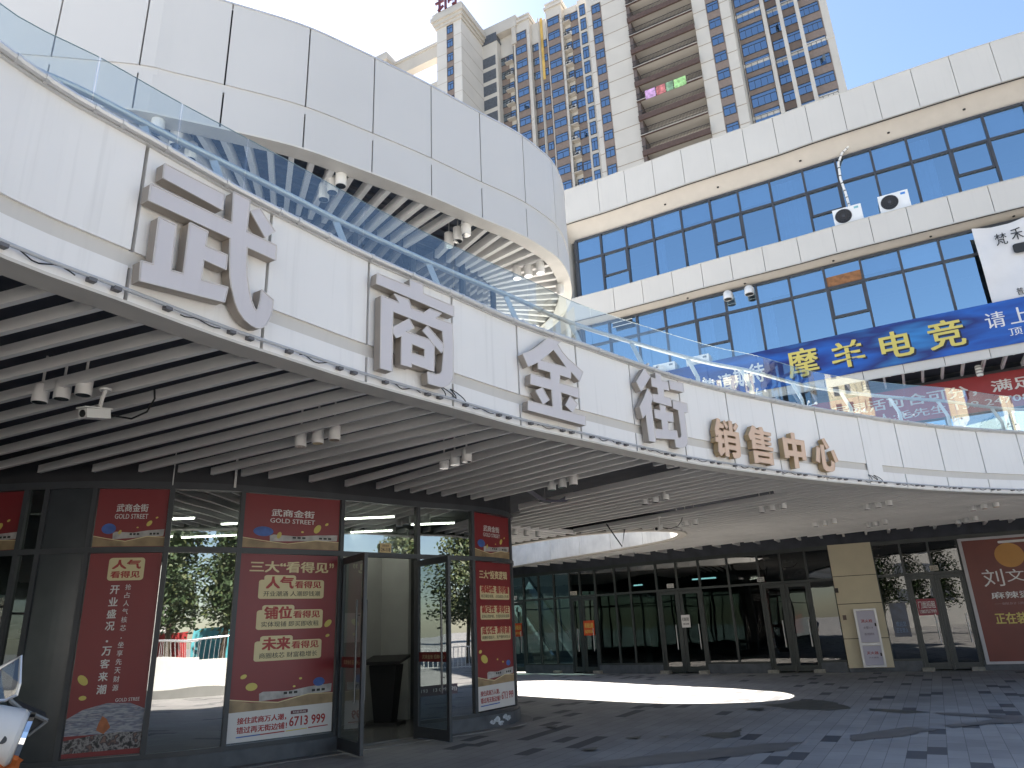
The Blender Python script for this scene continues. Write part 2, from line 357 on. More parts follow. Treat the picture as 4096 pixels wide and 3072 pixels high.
# ------------------------------------------------------------------ plan curves (metres, camera at the origin)
ZS, ZF0, ZF1, ZDECK = 3.92, 3.90, 5.22, 4.62
FP = Path([(-10.5, -12), (-7, -8.2), (-4.6, -4.8), (-3.75, -2.2), (-3.55, -0.3), (-3.46, 1.6), (-3.30, 3.1), (-3.08, 3.86), (-2.69, 4.53), (-2.31, 5.18), (-1.85, 5.84), (-1.39, 6.47), (-0.65, 7.35), (0.09, 8.24), (0.87, 8.99), (1.72, 9.83),
           (2.57, 10.63), (3.54, 11.38), (4.54, 12.08), (5.56, 12.74), (6.72, 13.4), (7.55, 13.85), (8.66, 14.4), (9.75, 14.85), (10.75, 15.2), (12.4, 15.7), (15, 16.2), (18, 16.4), (22, 16.2)])
UP = Path([(-14, 8.6), (-10, 7.55), (-7.4, 7.3), (-5.06, 7.63), (-4.4, 7.87), (-3.72, 8.18), (-2.95, 8.57), (-2.33, 9.02), (-1.33, 9.82), (-0.40, 10.66), (0.28, 11.26), (0.72, 11.79), (0.99, 12.2), (1.18, 12.72), (1.29, 13.26),
           (1.34, 13.79), (1.31, 14.32), (1.18, 14.97), (0.84, 15.69), (0.1, 16.4), (-1.5, 16.95), (-5, 17.3), (-14, 17.5)])
UZ0, UZ1 = 8.3, 10.48
WP = Path([(-14, 10.2), (-9, 9.5), (-6, 9.45), (-4.2, 10.0), (-3.2, 10.62), (-2.25, 11.32), (-1.3, 12.1), (-0.72, 12.68), (-0.45, 13.1), (-0.33, 13.6), (-0.33, 14.2), (-0.5, 14.8), (-1.0, 15.3), (-2.5, 15.8), (-14, 16.2)])
SF = Path([(-15, -14), (-17, -7), (-17.6, 0), (-16.8, 6), (-14.6, 9.6), (-12.4, 10.6), (-10, 10.35), (-7.6, 10.0), (-6.4, 9.98), (-5.6, 10.1), (-4.92, 10.33), (-4.35, 10.6), (-3.85, 10.98), (-3.2, 11.5), (-2.42, 12.2), (-1.63, 12.9), (-1.1, 13.3), (-0.66, 13.72), (-0.36, 14.15), (-0.2, 14.6),
           (-0.2, 15.1), (-0.5, 15.7), (-1.4, 16.2), (-4, 16.6), (-12, 17.0), (-23, 17.5), (-24, -14)])
RB = Path([(2.2, 25.25), (2.6, 25.0), (3.9, 24.33), (4.87, 23.77), (5.83, 23.23), (6.78, 22.67), (8.5, 21.75), (9.7, 21.1), (10.6, 20.55), (12.52, 19.52), (14.4, 18.53), (16, 17.75), (19, 16.4), (24, 14.4), (30, 12.4)])
FS = Path([(-14.2, 17.2), (-14, 22), (-13.2, 28), (-11.5, 33), (-8, 35.6), (-4, 33.0), (-1.5, 31.3), (0, 30.1), (3, 27.6), (6, 25.35), (9, 23.6), (12, 22.2), (14, 21.2), (17, 19.8), (24, 16.5), (30, 14)])  # unseen far left run added to keep the bright horizon out of reflections
HOLE = [(-0.31, 21.33), (0.43, 20.5), (0.96, 19.95), (1.53, 19.48), (2.17, 19.2), (2.84, 19.07), (3.47, 19.12), (4.05, 19.45), (4.36, 20.0), (4.42, 20.55), (4.35, 21.15), (4.12, 21.77), (3.42, 23.0), (2.71, 24.04), (1.98, 25.04),
        (1.24, 26.0), (0.57, 27.05), (-0.3, 28.3), (-1.2, 29.1), (-2.2, 29.4), (-3.1, 28.9), (-3.5, 27.5), (-3.1, 25.6), (-2.3, 23.9), (-1.2, 22.4)]
HP = Path(HOLE + [HOLE[0]], sub=8)

# ------------------------------------------------------------------ ground
b = MB(); b.face([(-400, -400, 0), (400, -400, 0), (400, 400, 0), (-400, 400, 0)])
g = obj('ground', b, paving(), base=(0, 0, 0)); g['kind'] = 'structure'
WET = mat('damp_stone', (0.1, 0.1, 0.088), 0.5, var=0.3, scale=4)
DAMP = mat('half_dry_stone', (0.15, 0.148, 0.145), 0.45, var=0.15, scale=3)
def puddle(pts, m, z, seed):
    rnd = random.Random(seed); b = MB(); q = []
    n = len(pts)
    for i in range(n):
        a, c = np.array(pts[i]), np.array(pts[(i + 1) % n])
        for k in range(5):
            p = a + (c - a) * k / 5; a_ = min(.05, .05 * np.hypot(*(c - a))); q.append((p[0] + rnd.uniform(-a_, a_), p[1] + rnd.uniform(-a_, a_)))
    for t in tessellate_polygon([[Vector((p[0], p[1], 0)) for p in q]]): b.face([(q[i][0], q[i][1], z + .0007 * seed) for i in t])
    o = obj('damp_patch', b, m, base=(pts[0][0], pts[0][1], z)); o['kind'] = 'structure'
gc = crop(3000, 2550, 2.018); gd = crop(2000, 2550, 2.011)
def gpts(cr, l): return [tuple(atz(*cr(*p), 0)) for p in l]
puddle(gpts(gc, [(75, 545), (240, 535), (470, 503), (600, 508), (700, 530), (820, 575), (640, 592), (330, 575)]), WET, 0.004, 1)
puddle(gpts(gc, [(960, 575), (1150, 580), (1460, 603), (1250, 615), (970, 592)]), WET, 0.004, 2)
puddle(gpts(gd, [(1620, 792), (1700, 768), (1850, 765), (1950, 728), (1925, 765), (1945, 798), (1790, 815)]), WET, 0.004, 3)
puddle(gpts(gd, [(540, 1040), (1100, 960), (1650, 905), (2212, 850), (2212, 915), (1700, 980), (1000, 1048)]), DAMP, 0.004, 4)
puddle(gpts(gc, [(0, 870), (420, 845), (300, 905), (0, 940)]), DAMP, 0.004, 5)
puddle(gpts(gc, [(800, 795), (1300, 725), (1500, 748), (1230, 800), (830, 840)]), DAMP, 0.004, 6)
puddle(gpts(gc, [(1470, 605), (2000, 625), (2212, 640), (2212, 668), (1950, 650), (1600, 630)]), DAMP, 0.004, 7)
puddle(gpts(gc, [(1590, 715), (1950, 665), (2212, 650), (2212, 690), (1900, 705), (1640, 735)]), DAMP, 0.004, 8)
for i, q in enumerate([[(360, 720), (470, 712), (440, 738)], [(660, 905), (790, 892), (760, 918), (690, 920)], [(1000, 815), (1150, 800), (1110, 822)], [(1265, 805), (1370, 797), (1330, 812)], [(0, 745), (230, 715), (140, 738)], [(1950, 580), (2130, 570), (2110, 592)], [(1560, 755), (1615, 757), (1590, 764)]]):
    puddle(gpts(gd, q), WET, 0.004, 20 + i)
b = MB(); b.band(SF, SF.at(-30), SF.L * 0.62, 0.02, 0.3, -0.02, 0.012)
o = obj('entrance_kerb', b, mat('kerb_stone', (0.2, 0.195, 0.19), 0.7, var=0.12)); o['kind'] = 'structure'

# ------------------------------------------------------------------ the curved deck over the forecourt
deck = empty('curved_deck', (0, 12, 3.9))
tag(deck, 'curved white first floor deck with slatted grey underside, carrying the big sign letters', 'canopy')
seams = [FP.at(a) for a in (-30.7, -20.6, -12.2, -5.0, .59, 5.53, 9.9, 13.7, 17.28, 20.58, 23.56, 28.64, 31.1, 33.4, 35.57)]
s = seams[0]; left = []
while s > 2.2: s -= 1.62; left.append(s)
s = seams[-1]; right = []
while s < FP.L - 2.5: s += 1.6; right.append(s)
cuts = [0.0] + left[::-1] + seams + right + [FP.L]
def paneling(name, path, cuts, rows, o0, o1, gap, m, parent, step=0.3):
    b = MB()
    for i in range(len(cuts) - 1):
        for z0, z1 in rows: b.band(path, cuts[i] + gap / 2, cuts[i + 1] - gap / 2, o0, o1, z0, z1, step)
    return obj(name, b, m, parent)
paneling('fascia_panels', FP, cuts, [(ZF0, 4.165), (4.295, ZF1 - .03)], -0.06, 0.0, 0.03, WHITE, deck)
b = MB(); b.band(FP, 0, FP.L, -0.075, -0.022, 4.165, 4.295); obj('fascia_groove', b, WHITE_RB, deck)
b = MB(); b.band(FP, 0, FP.L, -0.12, -0.08, ZF0 + .02, ZF1 - .04); obj('fascia_backing', b, GAP, deck)
pj = FP.at(26.8); b = MB(); b.band(FP, pj - .22, pj + .22, 0.004, 0.018, ZF0, ZF1 - .03); obj('fascia_pier', b, WHITE, deck)
b = MB(); b.band(FP, 0, FP.L, -0.30, 0.03, ZF1 - .03, ZF1)
q = [FP.P(x, 0.045) for x in np.arange(0, FP.L, .2)]; b.tube([(p[0], p[1], ZF1 + .01) for p in q], 0.03, 8)
for x in np.arange(0.4, FP.L, 0.55):
    for dx in (0, .2) if int(x * 7) % 3 == 0 else (0,):
        p, t = FP.P(x + dx, 0.045), FP.T(x + dx); b.tube([(p[0] - t[0] * .014, p[1] - t[1] * .014, ZF1 + .01), (p[0] + t[0] * .014, p[1] + t[1] * .014, ZF1 + .01)], 0.038, 10)
obj('coping_rail', b, mat('coping_metal', (0.6, 0.6, 0.6), 0.35, metal=0.35), deck)
b = MB(); b.band(FP, 0, FP.L, -0.34, -0.31, ZDECK, ZF1 - .01); obj('parapet_back', b, WHITE_CLEAN, deck)
b = MB(); b.band(FP, 0, FP.L, -0.22, 0.012, ZF0 - .025, ZF0 - .003); obj('soffit_edge_strip', b, mat('edge_strip', (0.56, 0.54, 0.5), 0.5), deck)
out = [tuple(FP.P(x, -0.13)) for x in np.linspace(0, FP.L, 60)]
deck_outline = out + [(26, 18), (24, 26), (14, 30), (6, 33), (2.4, 34), (1.0, 30.2), (-1.5, 32.2), (-6, 36), (-14, 38), (-26, 30), (-25, -15), (-10, -15)]
hole_pts = [tuple(HP.P(x)) for x in np.linspace(0, HP.L, 61)[:-1]]
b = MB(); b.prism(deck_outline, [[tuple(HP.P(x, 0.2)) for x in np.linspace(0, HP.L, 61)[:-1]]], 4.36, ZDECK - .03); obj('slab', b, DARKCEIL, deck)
b = MB(); b.prism(deck_outline, [[tuple(HP.P(x, 0.2)) for x in np.linspace(0, HP.L, 61)[:-1]]], ZDECK - .029, ZDECK); obj('deck_bounce_layer', b, mat('deck_bounce_layer', (0.55, 0.53, 0.5), .7, var=.08), deck)  # unseen deck top, added as a pale layer to bounce light upwards
WEATH = mat('weathered_white', (0.68, 0.66, 0.62), 0.6, var=0.13, scale=2.2, streak=0.25)
b = MB(); hc = [0.0] + list(np.arange(0.7, HP.L - .4, 1.55)) + [HP.L]
for i in range(len(hc) - 1): b.band(HP, hc[i] + (.009 if i else 0), hc[i + 1] - .009, 0.0, 0.03, ZS, 5.22, .2)
obj('skylight_wall', b, WEATH, deck)
b = MB(); b.band(HP, 0, HP.L, 0.034, 0.05, ZS + .02, 4.68, .2); obj('skylight_backing', b, GAP, deck)
b = MB(); b.band(HP, 0, HP.L, 0.052, 0.26, ZS - .03, ZS + .02, .2); b.band(HP, 0, HP.L, 0.031, 0.2, 4.7, 5.2, .2); obj('skylight_rim', b, CREAM, deck)
# slats under the deck
def inside(p, poly):
    c = False; n = len(poly)
    for i in range(n):
        x1, y1 = poly[i]; x2, y2 = poly[(i + 1) % n]
        if (y1 > p[1]) != (y2 > p[1]) and p[0] < (x2 - x1) * (p[1] - y1) / (y2 - y1) + x1: c = not c
    return c
rim_poly = [tuple(HP.P(x, 0.27)) for x in np.linspace(0, HP.L, 61)[:-1]]
sf_poly = [tuple(SF.P(x, 0.3)) for x in np.linspace(0, SF.L, 140)] + [(-25, -15)]
fs_line = [tuple(FS.P(x, 1.25)) for x in np.linspace(0, FS.L, 60)] + [(40, 60), (-30, 60)]
DIAG = (np.array([-0.35, 16.95]), np.array([0.69, 0.725]))        # where the first slat field ends beside the skylight
def clip_runs(a, d, L, bad, st=0.05):
    runs = []; cur = None
    for t in np.arange(0, L, st):
        p = a + d * t; ok = not bad(p)
        if ok and cur is None: cur = t
        if not ok and cur is not None: runs.append((cur, t)); cur = None
    if cur is not None: runs.append((cur, L))
    return runs
def side(p): d = p - DIAG[0]; return DIAG[1][0] * d[1] - DIAG[1][1] * d[0]   # >0: beyond the diagonal
def bad_main(p):
    if inside(p, rim_poly) or inside(p, sf_poly) or inside(p, fs_line): return True
    if side(p) > 0 and p[0] < 2.6 and p[1] < 22 and not (p[0] > 1.75 and p[1] < 19.2): return True
    return p[1] > 37
def slat_az(s):
    a = math.degrees(math.atan2(*FP.P(s)))
    return float(np.interp(a, [-60, -40, -25, -6, .2, 2.5, 4.2, 6, 20, 40], [104, 108, 112, 121, 124, 130, 135, 136, 137, 138]))
b = MB(); s = 0.15; k = 0; skip = 0; slotA, slotB = FP.at(13.0), FP.at(24.2)
while s < FP.L - .3:
    a = R(slat_az(s) - 180); d = np.array([math.sin(a), math.cos(a)]); p0 = FP.P(s, -0.2)
    first = True
    for t0, t1 in clip_runs(p0, d, 34, bad_main):
        if t1 - t0 < .15: continue
        if slotA < s < slotA + .95 and first: t0, t1 = t0, min(t1, 0.35)
        if slotB < s < slotB + .7 and first: t0, t1 = t0, min(t1, 1.2)
        first = False
        if random.random() < .12: t1 -= random.uniform(0, .05)
        jz = random.uniform(-.006, .006)
        b.bar(p0 + d * t0, p0 + d * t1, 0.05, (ZS + jz, ZS + .105 + jz))
    t = FP.T(s); perp = abs(d[0] * t[1] - d[1] * t[0]); s += 0.318 / max(.35, perp)
obj('slat_ceiling', b, SLAT, deck)
# second field beside the skylight, running the other way
b = MB(); n1 = np.array([-DIAG[1][1], DIAG[1][0]])
def bad_two(p): return inside(p, rim_poly) or inside(p, sf_poly) or inside(p, fs_line) or p[0] < -13 or (p[0] > 1.7 and p[1] > 19.3) or side(p) < .1
for k in range(0, 20):
    p0 = DIAG[0] + n1 * (0.2 + k * 0.32) - DIAG[1] * 8
    for t0, t1 in clip_runs(p0, DIAG[1], 11, bad_two):
        if t1 - t0 > .3: b.bar(p0 + DIAG[1] * t0, p0 + DIAG[1] * t1, 0.05, (ZS, ZS + .105)); break
obj('slat_ceiling', b, SLATW, deck)
# short slats along the far shops
b = MB()
for s in np.arange(FS.at(2), FS.L - 2, 0.62):
    if inside(FS.P(s, 1.3), rim_poly): continue
    b.bar(FS.P(s, 1.35), FS.P(s, 0.55), 0.06, (ZS - .02, ZS + .11))
obj('slat_ceiling', b, SLAT, deck)
# cable and clip line along the lower edge of the fascia
led = empty('led_light_line', tuple(FP.P(6)) + (3.95,)); tag(led, 'thin grey light tube clipped along the lower edge of the white sign fascia', 'light strip')
b = MB(); b.tube([(*FP.P(x, 0.045), 3.962) for x in np.arange(.2, FP.L - .2, .2)], 0.014, 6); obj('tube', b, mat('tube_grey', (0.42, 0.44, 0.47), 0.4), led)
CLIPM = mat('clip_grey', (0.12, 0.12, 0.13), 0.5)
for i, x in enumerate(np.arange(FP.at(-39), FP.at(40), 0.56)):
    for dx in (0, .17) if i % 2 else (0,):
        p, t = FP.P(x + dx, 0.03), FP.T(x + dx); bk = MB(); bk.box((p[0], p[1], 3.945), (.055, .05, .03), math.atan2(t[1], t[0])); obj('clip', bk, CLIPM, led)
    cb = MB()
    if i % 2 == 0: cb.tube([(*FP.P(x + u, 0.03 + .012 * math.sin(u * 19)), 3.943 + .016 * math.sin(u * 23 + i)) for u in np.linspace(.1, .45, 9)], 0.005, 5); obj('cable', cb, CABLE, led)
for px in (-6.3, 26.2):
    cb = MB(); s0 = FP.at(px); cb.tube([(*FP.P(s0 + .08 * math.cos(a * 2) + .05 * a, .04), 3.97 + .1 * abs(math.sin(a))) for a in np.linspace(0, 6.2, 24)], 0.006, 5); obj('cable', cb, CABLE, led)

# ------------------------------------------------------------------ sign letters, traced face outlines set out on the fascia
def letter(name, label, org, scl, polys, off, face_m, side_m, grp):
    cr = crop(org[0], org[1], scl); xs = [p[0] for q in polys for p in q[0]]; ys = [p[1] for q in polys for p in q[0]]
    px = cr((min(xs) + max(xs)) / 2, (min(ys) + max(ys)) / 2); s0 = FP.at(azel(*px)[0], off); c0 = FP.P(s0, off); t = FP.T(s0); n = np.array([t[1], -t[0]])
    def hit(p):
        d = ray(*cr(*p)); k = (c0 @ n) / (d[0] * n[0] + d[1] * n[1]); return np.array([d[0] * k, d[1] * k, EYE + d[2] * k])
    back = off - 0.03; nn = np.array([n[0], n[1], 0]); face = MB(); ret = MB(); trim = MB()
    for q in polys:
        loops = [[hit(p) for p in l] for l in q]; flat = [p for l in loops for p in l]
        uv = [[Vector((float(p[:2] @ t), p[2], 0)) for p in l] for l in loops]
        for tr in tessellate_polygon(uv): face.face([flat[i] for i in tr])
        for l in loops:
            for i in range(len(l)):
                a, c = l[i], l[(i + 1) % len(l)]; ret.face([a - nn * .001, c - nn * .001, c - nn * back, a - nn * back]); trim.beam(a + nn * .001, c + nn * .001, .012, .008)
        for tr in tessellate_polygon(uv): ret.face([flat[i] - nn * back for i in tr])
    lo = np.array(face.v); base = (float(c0[0] - n[0] * off), float(c0[1] - n[1] * off), float(lo[:, 2].min()))
    e = empty(name, base); tag(e, label, 'sign letter', grp)
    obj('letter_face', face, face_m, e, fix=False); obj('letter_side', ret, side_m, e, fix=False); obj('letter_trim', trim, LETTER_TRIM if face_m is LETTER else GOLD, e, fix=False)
W = 'grey letters of the main sign'; V = 'tan letters of the smaller sign'
letter('sign_letter', 'largest grey metal sign character, the first of four, at the left under the glass rail', (500, 620), 1.3219, [
    [[(210, 45), (525, 208), (515, 292), (202, 122)]],
    [[(137, 152), (565, 360), (575, 196), (660, 240), (643, 405), (800, 478), (797, 556), (645, 487), (642, 560), (645, 640), (655, 710), (668, 770), (683, 810), (692, 823), (703, 815), (715, 770), (722, 712), (783, 766), (778, 820), (765, 865), (745, 900), (720, 915), (695, 915), (665, 900), (630, 870), (600, 825), (580, 775), (563, 700), (555, 640), (553, 560), (556, 440), (125, 240)]],
    [[(662, 297), (713, 281), (793, 404), (739, 436)]],
    [[(180, 328), (270, 370), (243, 610), (308, 628), (342, 358), (437, 405), (425, 480), (540, 530), (533, 607), (415, 553), (403, 660), (543, 700), (525, 778), (78, 665), (85, 560), (148, 578)]]], 0.13, LETTER, LETTER_SIDE, W)
letter('sign_letter', 'grey metal sign character like a frame around a small square, second of four', (1460, 1060), 1.83, [
    [[(90, 60), (332, 160), (330, 105), (424, 143), (427, 208), (650, 303), (650, 378), (85, 137)]],
    [[(120, 222), (250, 277), (212, 212), (318, 255), (340, 318), (430, 350), (473, 320), (558, 355), (517, 388), (638, 432), (645, 560), (645, 800), (637, 845), (615, 875), (580, 893), (550, 893), (463, 868), (457, 783), (520, 802), (548, 798), (563, 778), (571, 700), (576, 612), (576, 580), (566, 484), (204, 340), (201, 430), (197, 780), (112, 755)]],
    [[(322, 393), (357, 460), (300, 487), (474, 547), (506, 592), (503, 780), (340, 722), (338, 748), (265, 728), (268, 518), (228, 535), (204, 497), (204, 455)], [(342, 577), (437, 617), (437, 675), (340, 645)]],
    [[(455, 447), (572, 580), (572, 612), (558, 645), (508, 588), (476, 546), (420, 482)]]], 0.13, LETTER, LETTER_SIDE, W)
letter('sign_letter', 'grey metal sign character with a peaked roof stroke over three bars, third of four', (2050, 1330), 2.381, [
    [[(345, 50), (455, 90), (430, 112), (470, 180), (530, 250), (600, 312), (670, 376), (637, 465), (556, 372), (552, 438), (450, 403), (447, 482), (630, 532), (632, 625), (460, 568), (470, 740), (695, 795), (697, 885), (148, 738), (150, 650), (385, 712), (372, 545), (172, 490), (176, 393), (365, 450), (360, 378), (245, 345), (242, 282), (150, 325), (98, 205), (150, 185), (215, 150), (270, 110), (310, 75)], [(388, 162), (450, 245), (512, 333), (270, 262), (330, 215)]],
    [[(218, 555), (283, 525), (348, 642), (290, 685)]], [[(548, 607), (620, 680), (572, 762), (502, 695)]]], 0.13, LETTER, LETTER_SIDE, W)
letter('sign_letter', 'grey metal sign character of three narrow columns, last and smallest of the four grey ones', (2510, 1450), 2.571, [
    [[(172, 62), (233, 142), (185, 225), (140, 297), (92, 198), (130, 135)]],
    [[(205, 268), (262, 348), (240, 425), (262, 600), (290, 818), (225, 806), (203, 640), (188, 530), (157, 572), (127, 455), (170, 365)]],
    [[(288, 105), (342, 122), (350, 185), (412, 200), (425, 287), (370, 275), (376, 350), (442, 370), (452, 452), (265, 402), (258, 325), (318, 332), (307, 258), (252, 245), (243, 155), (292, 170)]],
    [[(428, 183), (568, 215), (580, 305), (440, 272)]],
    [[(330, 432), (388, 450), (395, 503), (463, 520), (470, 612), (412, 602), (420, 692), (505, 702), (517, 772), (530, 778), (548, 772), (555, 745), (545, 650), (522, 490), (470, 470), (465, 385), (610, 422), (620, 515), (583, 512), (600, 640), (615, 760), (617, 820), (607, 855), (580, 873), (545, 878), (500, 870), (485, 790), (290, 776), (278, 682), (362, 693), (350, 590), (285, 568), (275, 482), (337, 495)]]], 0.13, LETTER, LETTER_SIDE, W)
letter('sign_letter', 'small tan sign character, first of four, beside the last grey character', (2820, 1650), 4.233, [
    [[(200, 97), (250, 125), (250, 182), (308, 207), (310, 266), (238, 250), (232, 293), (309, 328), (315, 378), (280, 375), (283, 440), (322, 452), (328, 520), (290, 518), (292, 600), (335, 595), (338, 665), (275, 735), (232, 660), (228, 500), (182, 487), (180, 415), (222, 420), (218, 360), (190, 400), (168, 290)]],
    [[(315, 290), (412, 318), (398, 140), (448, 155), (467, 328), (562, 345), (590, 540), (600, 700), (595, 745), (570, 770), (495, 772), (465, 680), (510, 685), (535, 680), (538, 645), (403, 620), (412, 750), (355, 740), (339, 560)], [(373, 380), (515, 405), (520, 455), (380, 425)], [(388, 495), (523, 522), (527, 568), (393, 545)]],
    [[(325, 135), (388, 240), (362, 280), (313, 190), (302, 165)]], [[(515, 180), (553, 230), (512, 318), (472, 265)]]], 0.13, GOLD, GOLD_SIDE, V)
letter('sign_letter', 'small tan sign character with four stacked bars over a box, second of four', (2820, 1650), 4.233, [
    [[(797, 222), (850, 252), (857, 285), (920, 300), (908, 252), (960, 252), (985, 325), (1110, 350), (1112, 400), (985, 370), (990, 412), (1105, 432), (1108, 485), (997, 455), (1000, 498), (1115, 517), (1118, 562), (1008, 535), (1015, 580), (1150, 605), (1152, 655), (870, 605), (865, 615), (810, 610), (790, 440), (770, 465), (738, 375)], [(835, 345), (930, 365), (935, 387), (840, 375)], [(848, 430), (940, 450), (943, 472), (850, 455)], [(857, 512), (955, 535), (957, 558), (862, 540)]],
    [[(820, 645), (1143, 692), (1167, 892), (1112, 885), (1108, 868), (912, 838), (915, 850), (848, 852)], [(895, 718), (1090, 748), (1098, 790), (902, 762)]]], 0.13, GOLD, GOLD_SIDE, V)
letter('sign_letter', 'small tan sign character shaped as a box pierced by one upright stroke', (3100, 1710), 4.536, [
    [[(135, 182), (298, 207), (285, 95), (343, 105), (355, 218), (520, 243), (570, 597), (505, 590), (500, 540), (415, 530), (440, 735), (372, 740), (345, 520), (255, 510), (262, 552), (188, 545)], [(220, 283), (310, 297), (328, 425), (238, 412)], [(380, 307), (470, 320), (488, 450), (400, 437)]]], 0.13, GOLD, GOLD_SIDE, V)
letter('sign_letter', 'small tan sign character of four loose strokes around a hook, the rightmost letter', (3100, 1710), 4.536, [
    [[(755, 347), (813, 375), (813, 640), (750, 608)]], [[(820, 315), (878, 320), (900, 480), (925, 640), (945, 690), (985, 712), (1015, 705), (1025, 680), (1018, 600), (1082, 640), (1085, 720), (1075, 775), (1045, 797), (990, 798), (930, 785), (890, 745), (870, 680), (845, 500)]],
    [[(850, 222), (883, 195), (980, 362), (935, 395)]], [[(1018, 430), (1058, 408), (1145, 608), (1097, 637)]]], 0.13, GOLD, GOLD_SIDE, V)

# ------------------------------------------------------------------ glass balustrade on the deck
bal = empty('glass_balustrade', tuple(FP.P(10, -.6)) + (ZDECK,)); tag(bal, 'frameless glass balustrade with steel handrail running along the top of the sign fascia', 'balustrade')
OG, ZG = 0.0, 6.3
g0 = [tuple(FP.P(x, -.7)) for x in np.linspace(.5, FP.at(-48), 14)]
ca0, cq, cd_, cT = crop(0, 0, 2.212), crop(1200, 600, 2.765), crop(1700, 800, 1.813), crop(2696, 1000, 1.58)
g1 = [tuple(atz(*p, ZG)) for p in [ca0(0, 38), ca0(885, 510), ca0(1520, 870), ca0(1950, 1100), cq(0, 190), cq(710, 580), cq(1690, 1060), cd_(740, 575), cd_(1195, 785), cT(190, 595), cT(520, 668), cT(840, 760), cT(1140, 815), cT(1440, 850), cT(1750, 875)]]
g2 = [tuple(FP.P(x, -.6)) for x in np.linspace(FP.at(37), FP.L - .3, 8)]
GP = Path(g0 + g1 + g2, sub=6)
js = [GP.at(a) for a in (-35.1, -28.6, -23.07, -12.78, -4.81, 1.71, 7.06, 11.87, 16.15, 20.05, 23.54, 26.7, 29.74, 32.6, 35.53)]
js.insert(3, (js[2] + js[3]) / 2) if js[3] - js[2] > 2.2 else None
a = js[0]
while a > 2: a -= 1.4; js.insert(0, a)
a = js[-1]
while a < GP.L - 2: a += 1.4; js.append(a)
for i in range(len(js) - 1):
    b = MB(); b.band(GP, js[i] + .006, js[i + 1] - .006, OG - .006, OG + .006, ZDECK + .15, ZG, .2); obj('glass_pane', b, G_BAL, bal)
PANE_EDGE = mat('glass_edge', (0.32, 0.42, 0.42), 0.2, var=0.02)
b = MB()
for i in range(len(js) - 1): b.band(GP, js[i] + .01, js[i + 1] - .01, OG - .005, OG + .005, ZG + .0005, ZG + .004, .2)
obj('glass_edge', b, PANE_EDGE, bal)
b = MB(); b.tube([(*GP.P(x, -0.22), 6.07) for x in np.arange(.1, GP.L - .1, .18)], 0.036, 10); obj('handrail', b, STEEL, bal, smooth=True)
for s in js:
    p, t = GP.P(s - .1, -.15), GP.T(s); n = np.array([t[1], -t[0]]); r = GP.P(s - .1, -.22); a = math.atan2(t[1], t[0]); b = MB()
    b.box((p[0], p[1], 5.17), (.10, .016, 1.1), a); b.beam((p[0], p[1], 5.7), (r[0] - t[0] * .12, r[1] - t[1] * .12, 6.05), .016, .07)
    po = obj('post', b, STEEL, bal); b = MB()
    for dz in (5.62,):
        for dx in (-.12, .12):
            q0 = GP.P(s, -.13); q1 = GP.P(s + dx, OG - .02); b.tube([(q0[0], q0[1], dz - .05), (q1[0], q1[1], dz)], .008, 6); b.lathe((q1[0], q1[1], dz), [(.001, 0), (.022, 0), (.022, .03), (.001, .03)], 10, (n[0], n[1], 0))
    obj('glass_clamp', b, STEEL, po)

# ------------------------------------------------------------------ upper canopy and the pavilion floor below it
can = empty('oval_canopy', (-4, 12, UZ0)); tag(can, 'big white oval roof canopy with rounded right end and radial slats below', 'canopy')
us = [UP.at(azel(*p)[0]) for p in [(235, 80), (560, 240), (900, 320), (1222, 430), (1491, 560), (1726, 680), (1928, 790), (2108, 900), (2232, 1000)]]
uc = [x for x in np.arange(us[0] % 1.7 * 0 + 0.0, us[0] - .8, 1.7)] + us
a = us[-1]
while a < UP.L - 2: a += 1.3; uc.append(a)
uc = [0.0] + [x for x in uc if x > .3] + [UP.L]
paneling('canopy_panels', UP, uc, [(UZ0, 8.90), (9.03, UZ1)], -0.06, 0.0, 0.022, WHITE_CLEAN, can, .2)
b = MB(); b.band(UP, 0, UP.L, -0.075, -0.022, 8.90, 9.03, .2); obj('canopy_groove', b, WHITE_CLEAN, can)
b = MB(); b.band(UP, 0, UP.L, -0.12, -0.08, UZ0 + .02, UZ1 - .03, .2); obj('canopy_backing', b, GAP, can)
b = MB(); b.band(UP, 0, UP.L, -0.26, 0.01, UZ0 - .03, UZ0 - .003, .2); obj('canopy_edge_strip', b, mat('edge_strip_light', (0.62, 0.6, 0.56), 0.5), can)
b = MB(); b.band(UP, 0, UP.L, -0.3, 0.012, UZ1, UZ1 + .03, .2); obj('canopy_coping', b, STEEL, can)
b = MB(); b.prism([tuple(UP.P(x, -0.13)) for x in np.linspace(0, UP.L, 90)], [], 8.62, 10.2); obj('canopy_slab', b, mat('canopy_dark_ceiling', (0.12, 0.14, 0.18), 0.6, var=0.4, scale=6), can)
b = MB(); s = .2; pts = []
sw = np.linspace(0, WP.L, 400); wq = np.array([WP.P(x, 0.03) for x in sw])
def nearest_along(p, n):
    """where the ray from the rim along -n meets the pavilion wall"""
    d = wq - p; lat = d[:, 0] * n[1] - d[:, 1] * n[0]; fw = -(d @ n); ok = (fw > .2) & (np.abs(lat) < .12)
    return fw[ok].min() if ok.any() else None
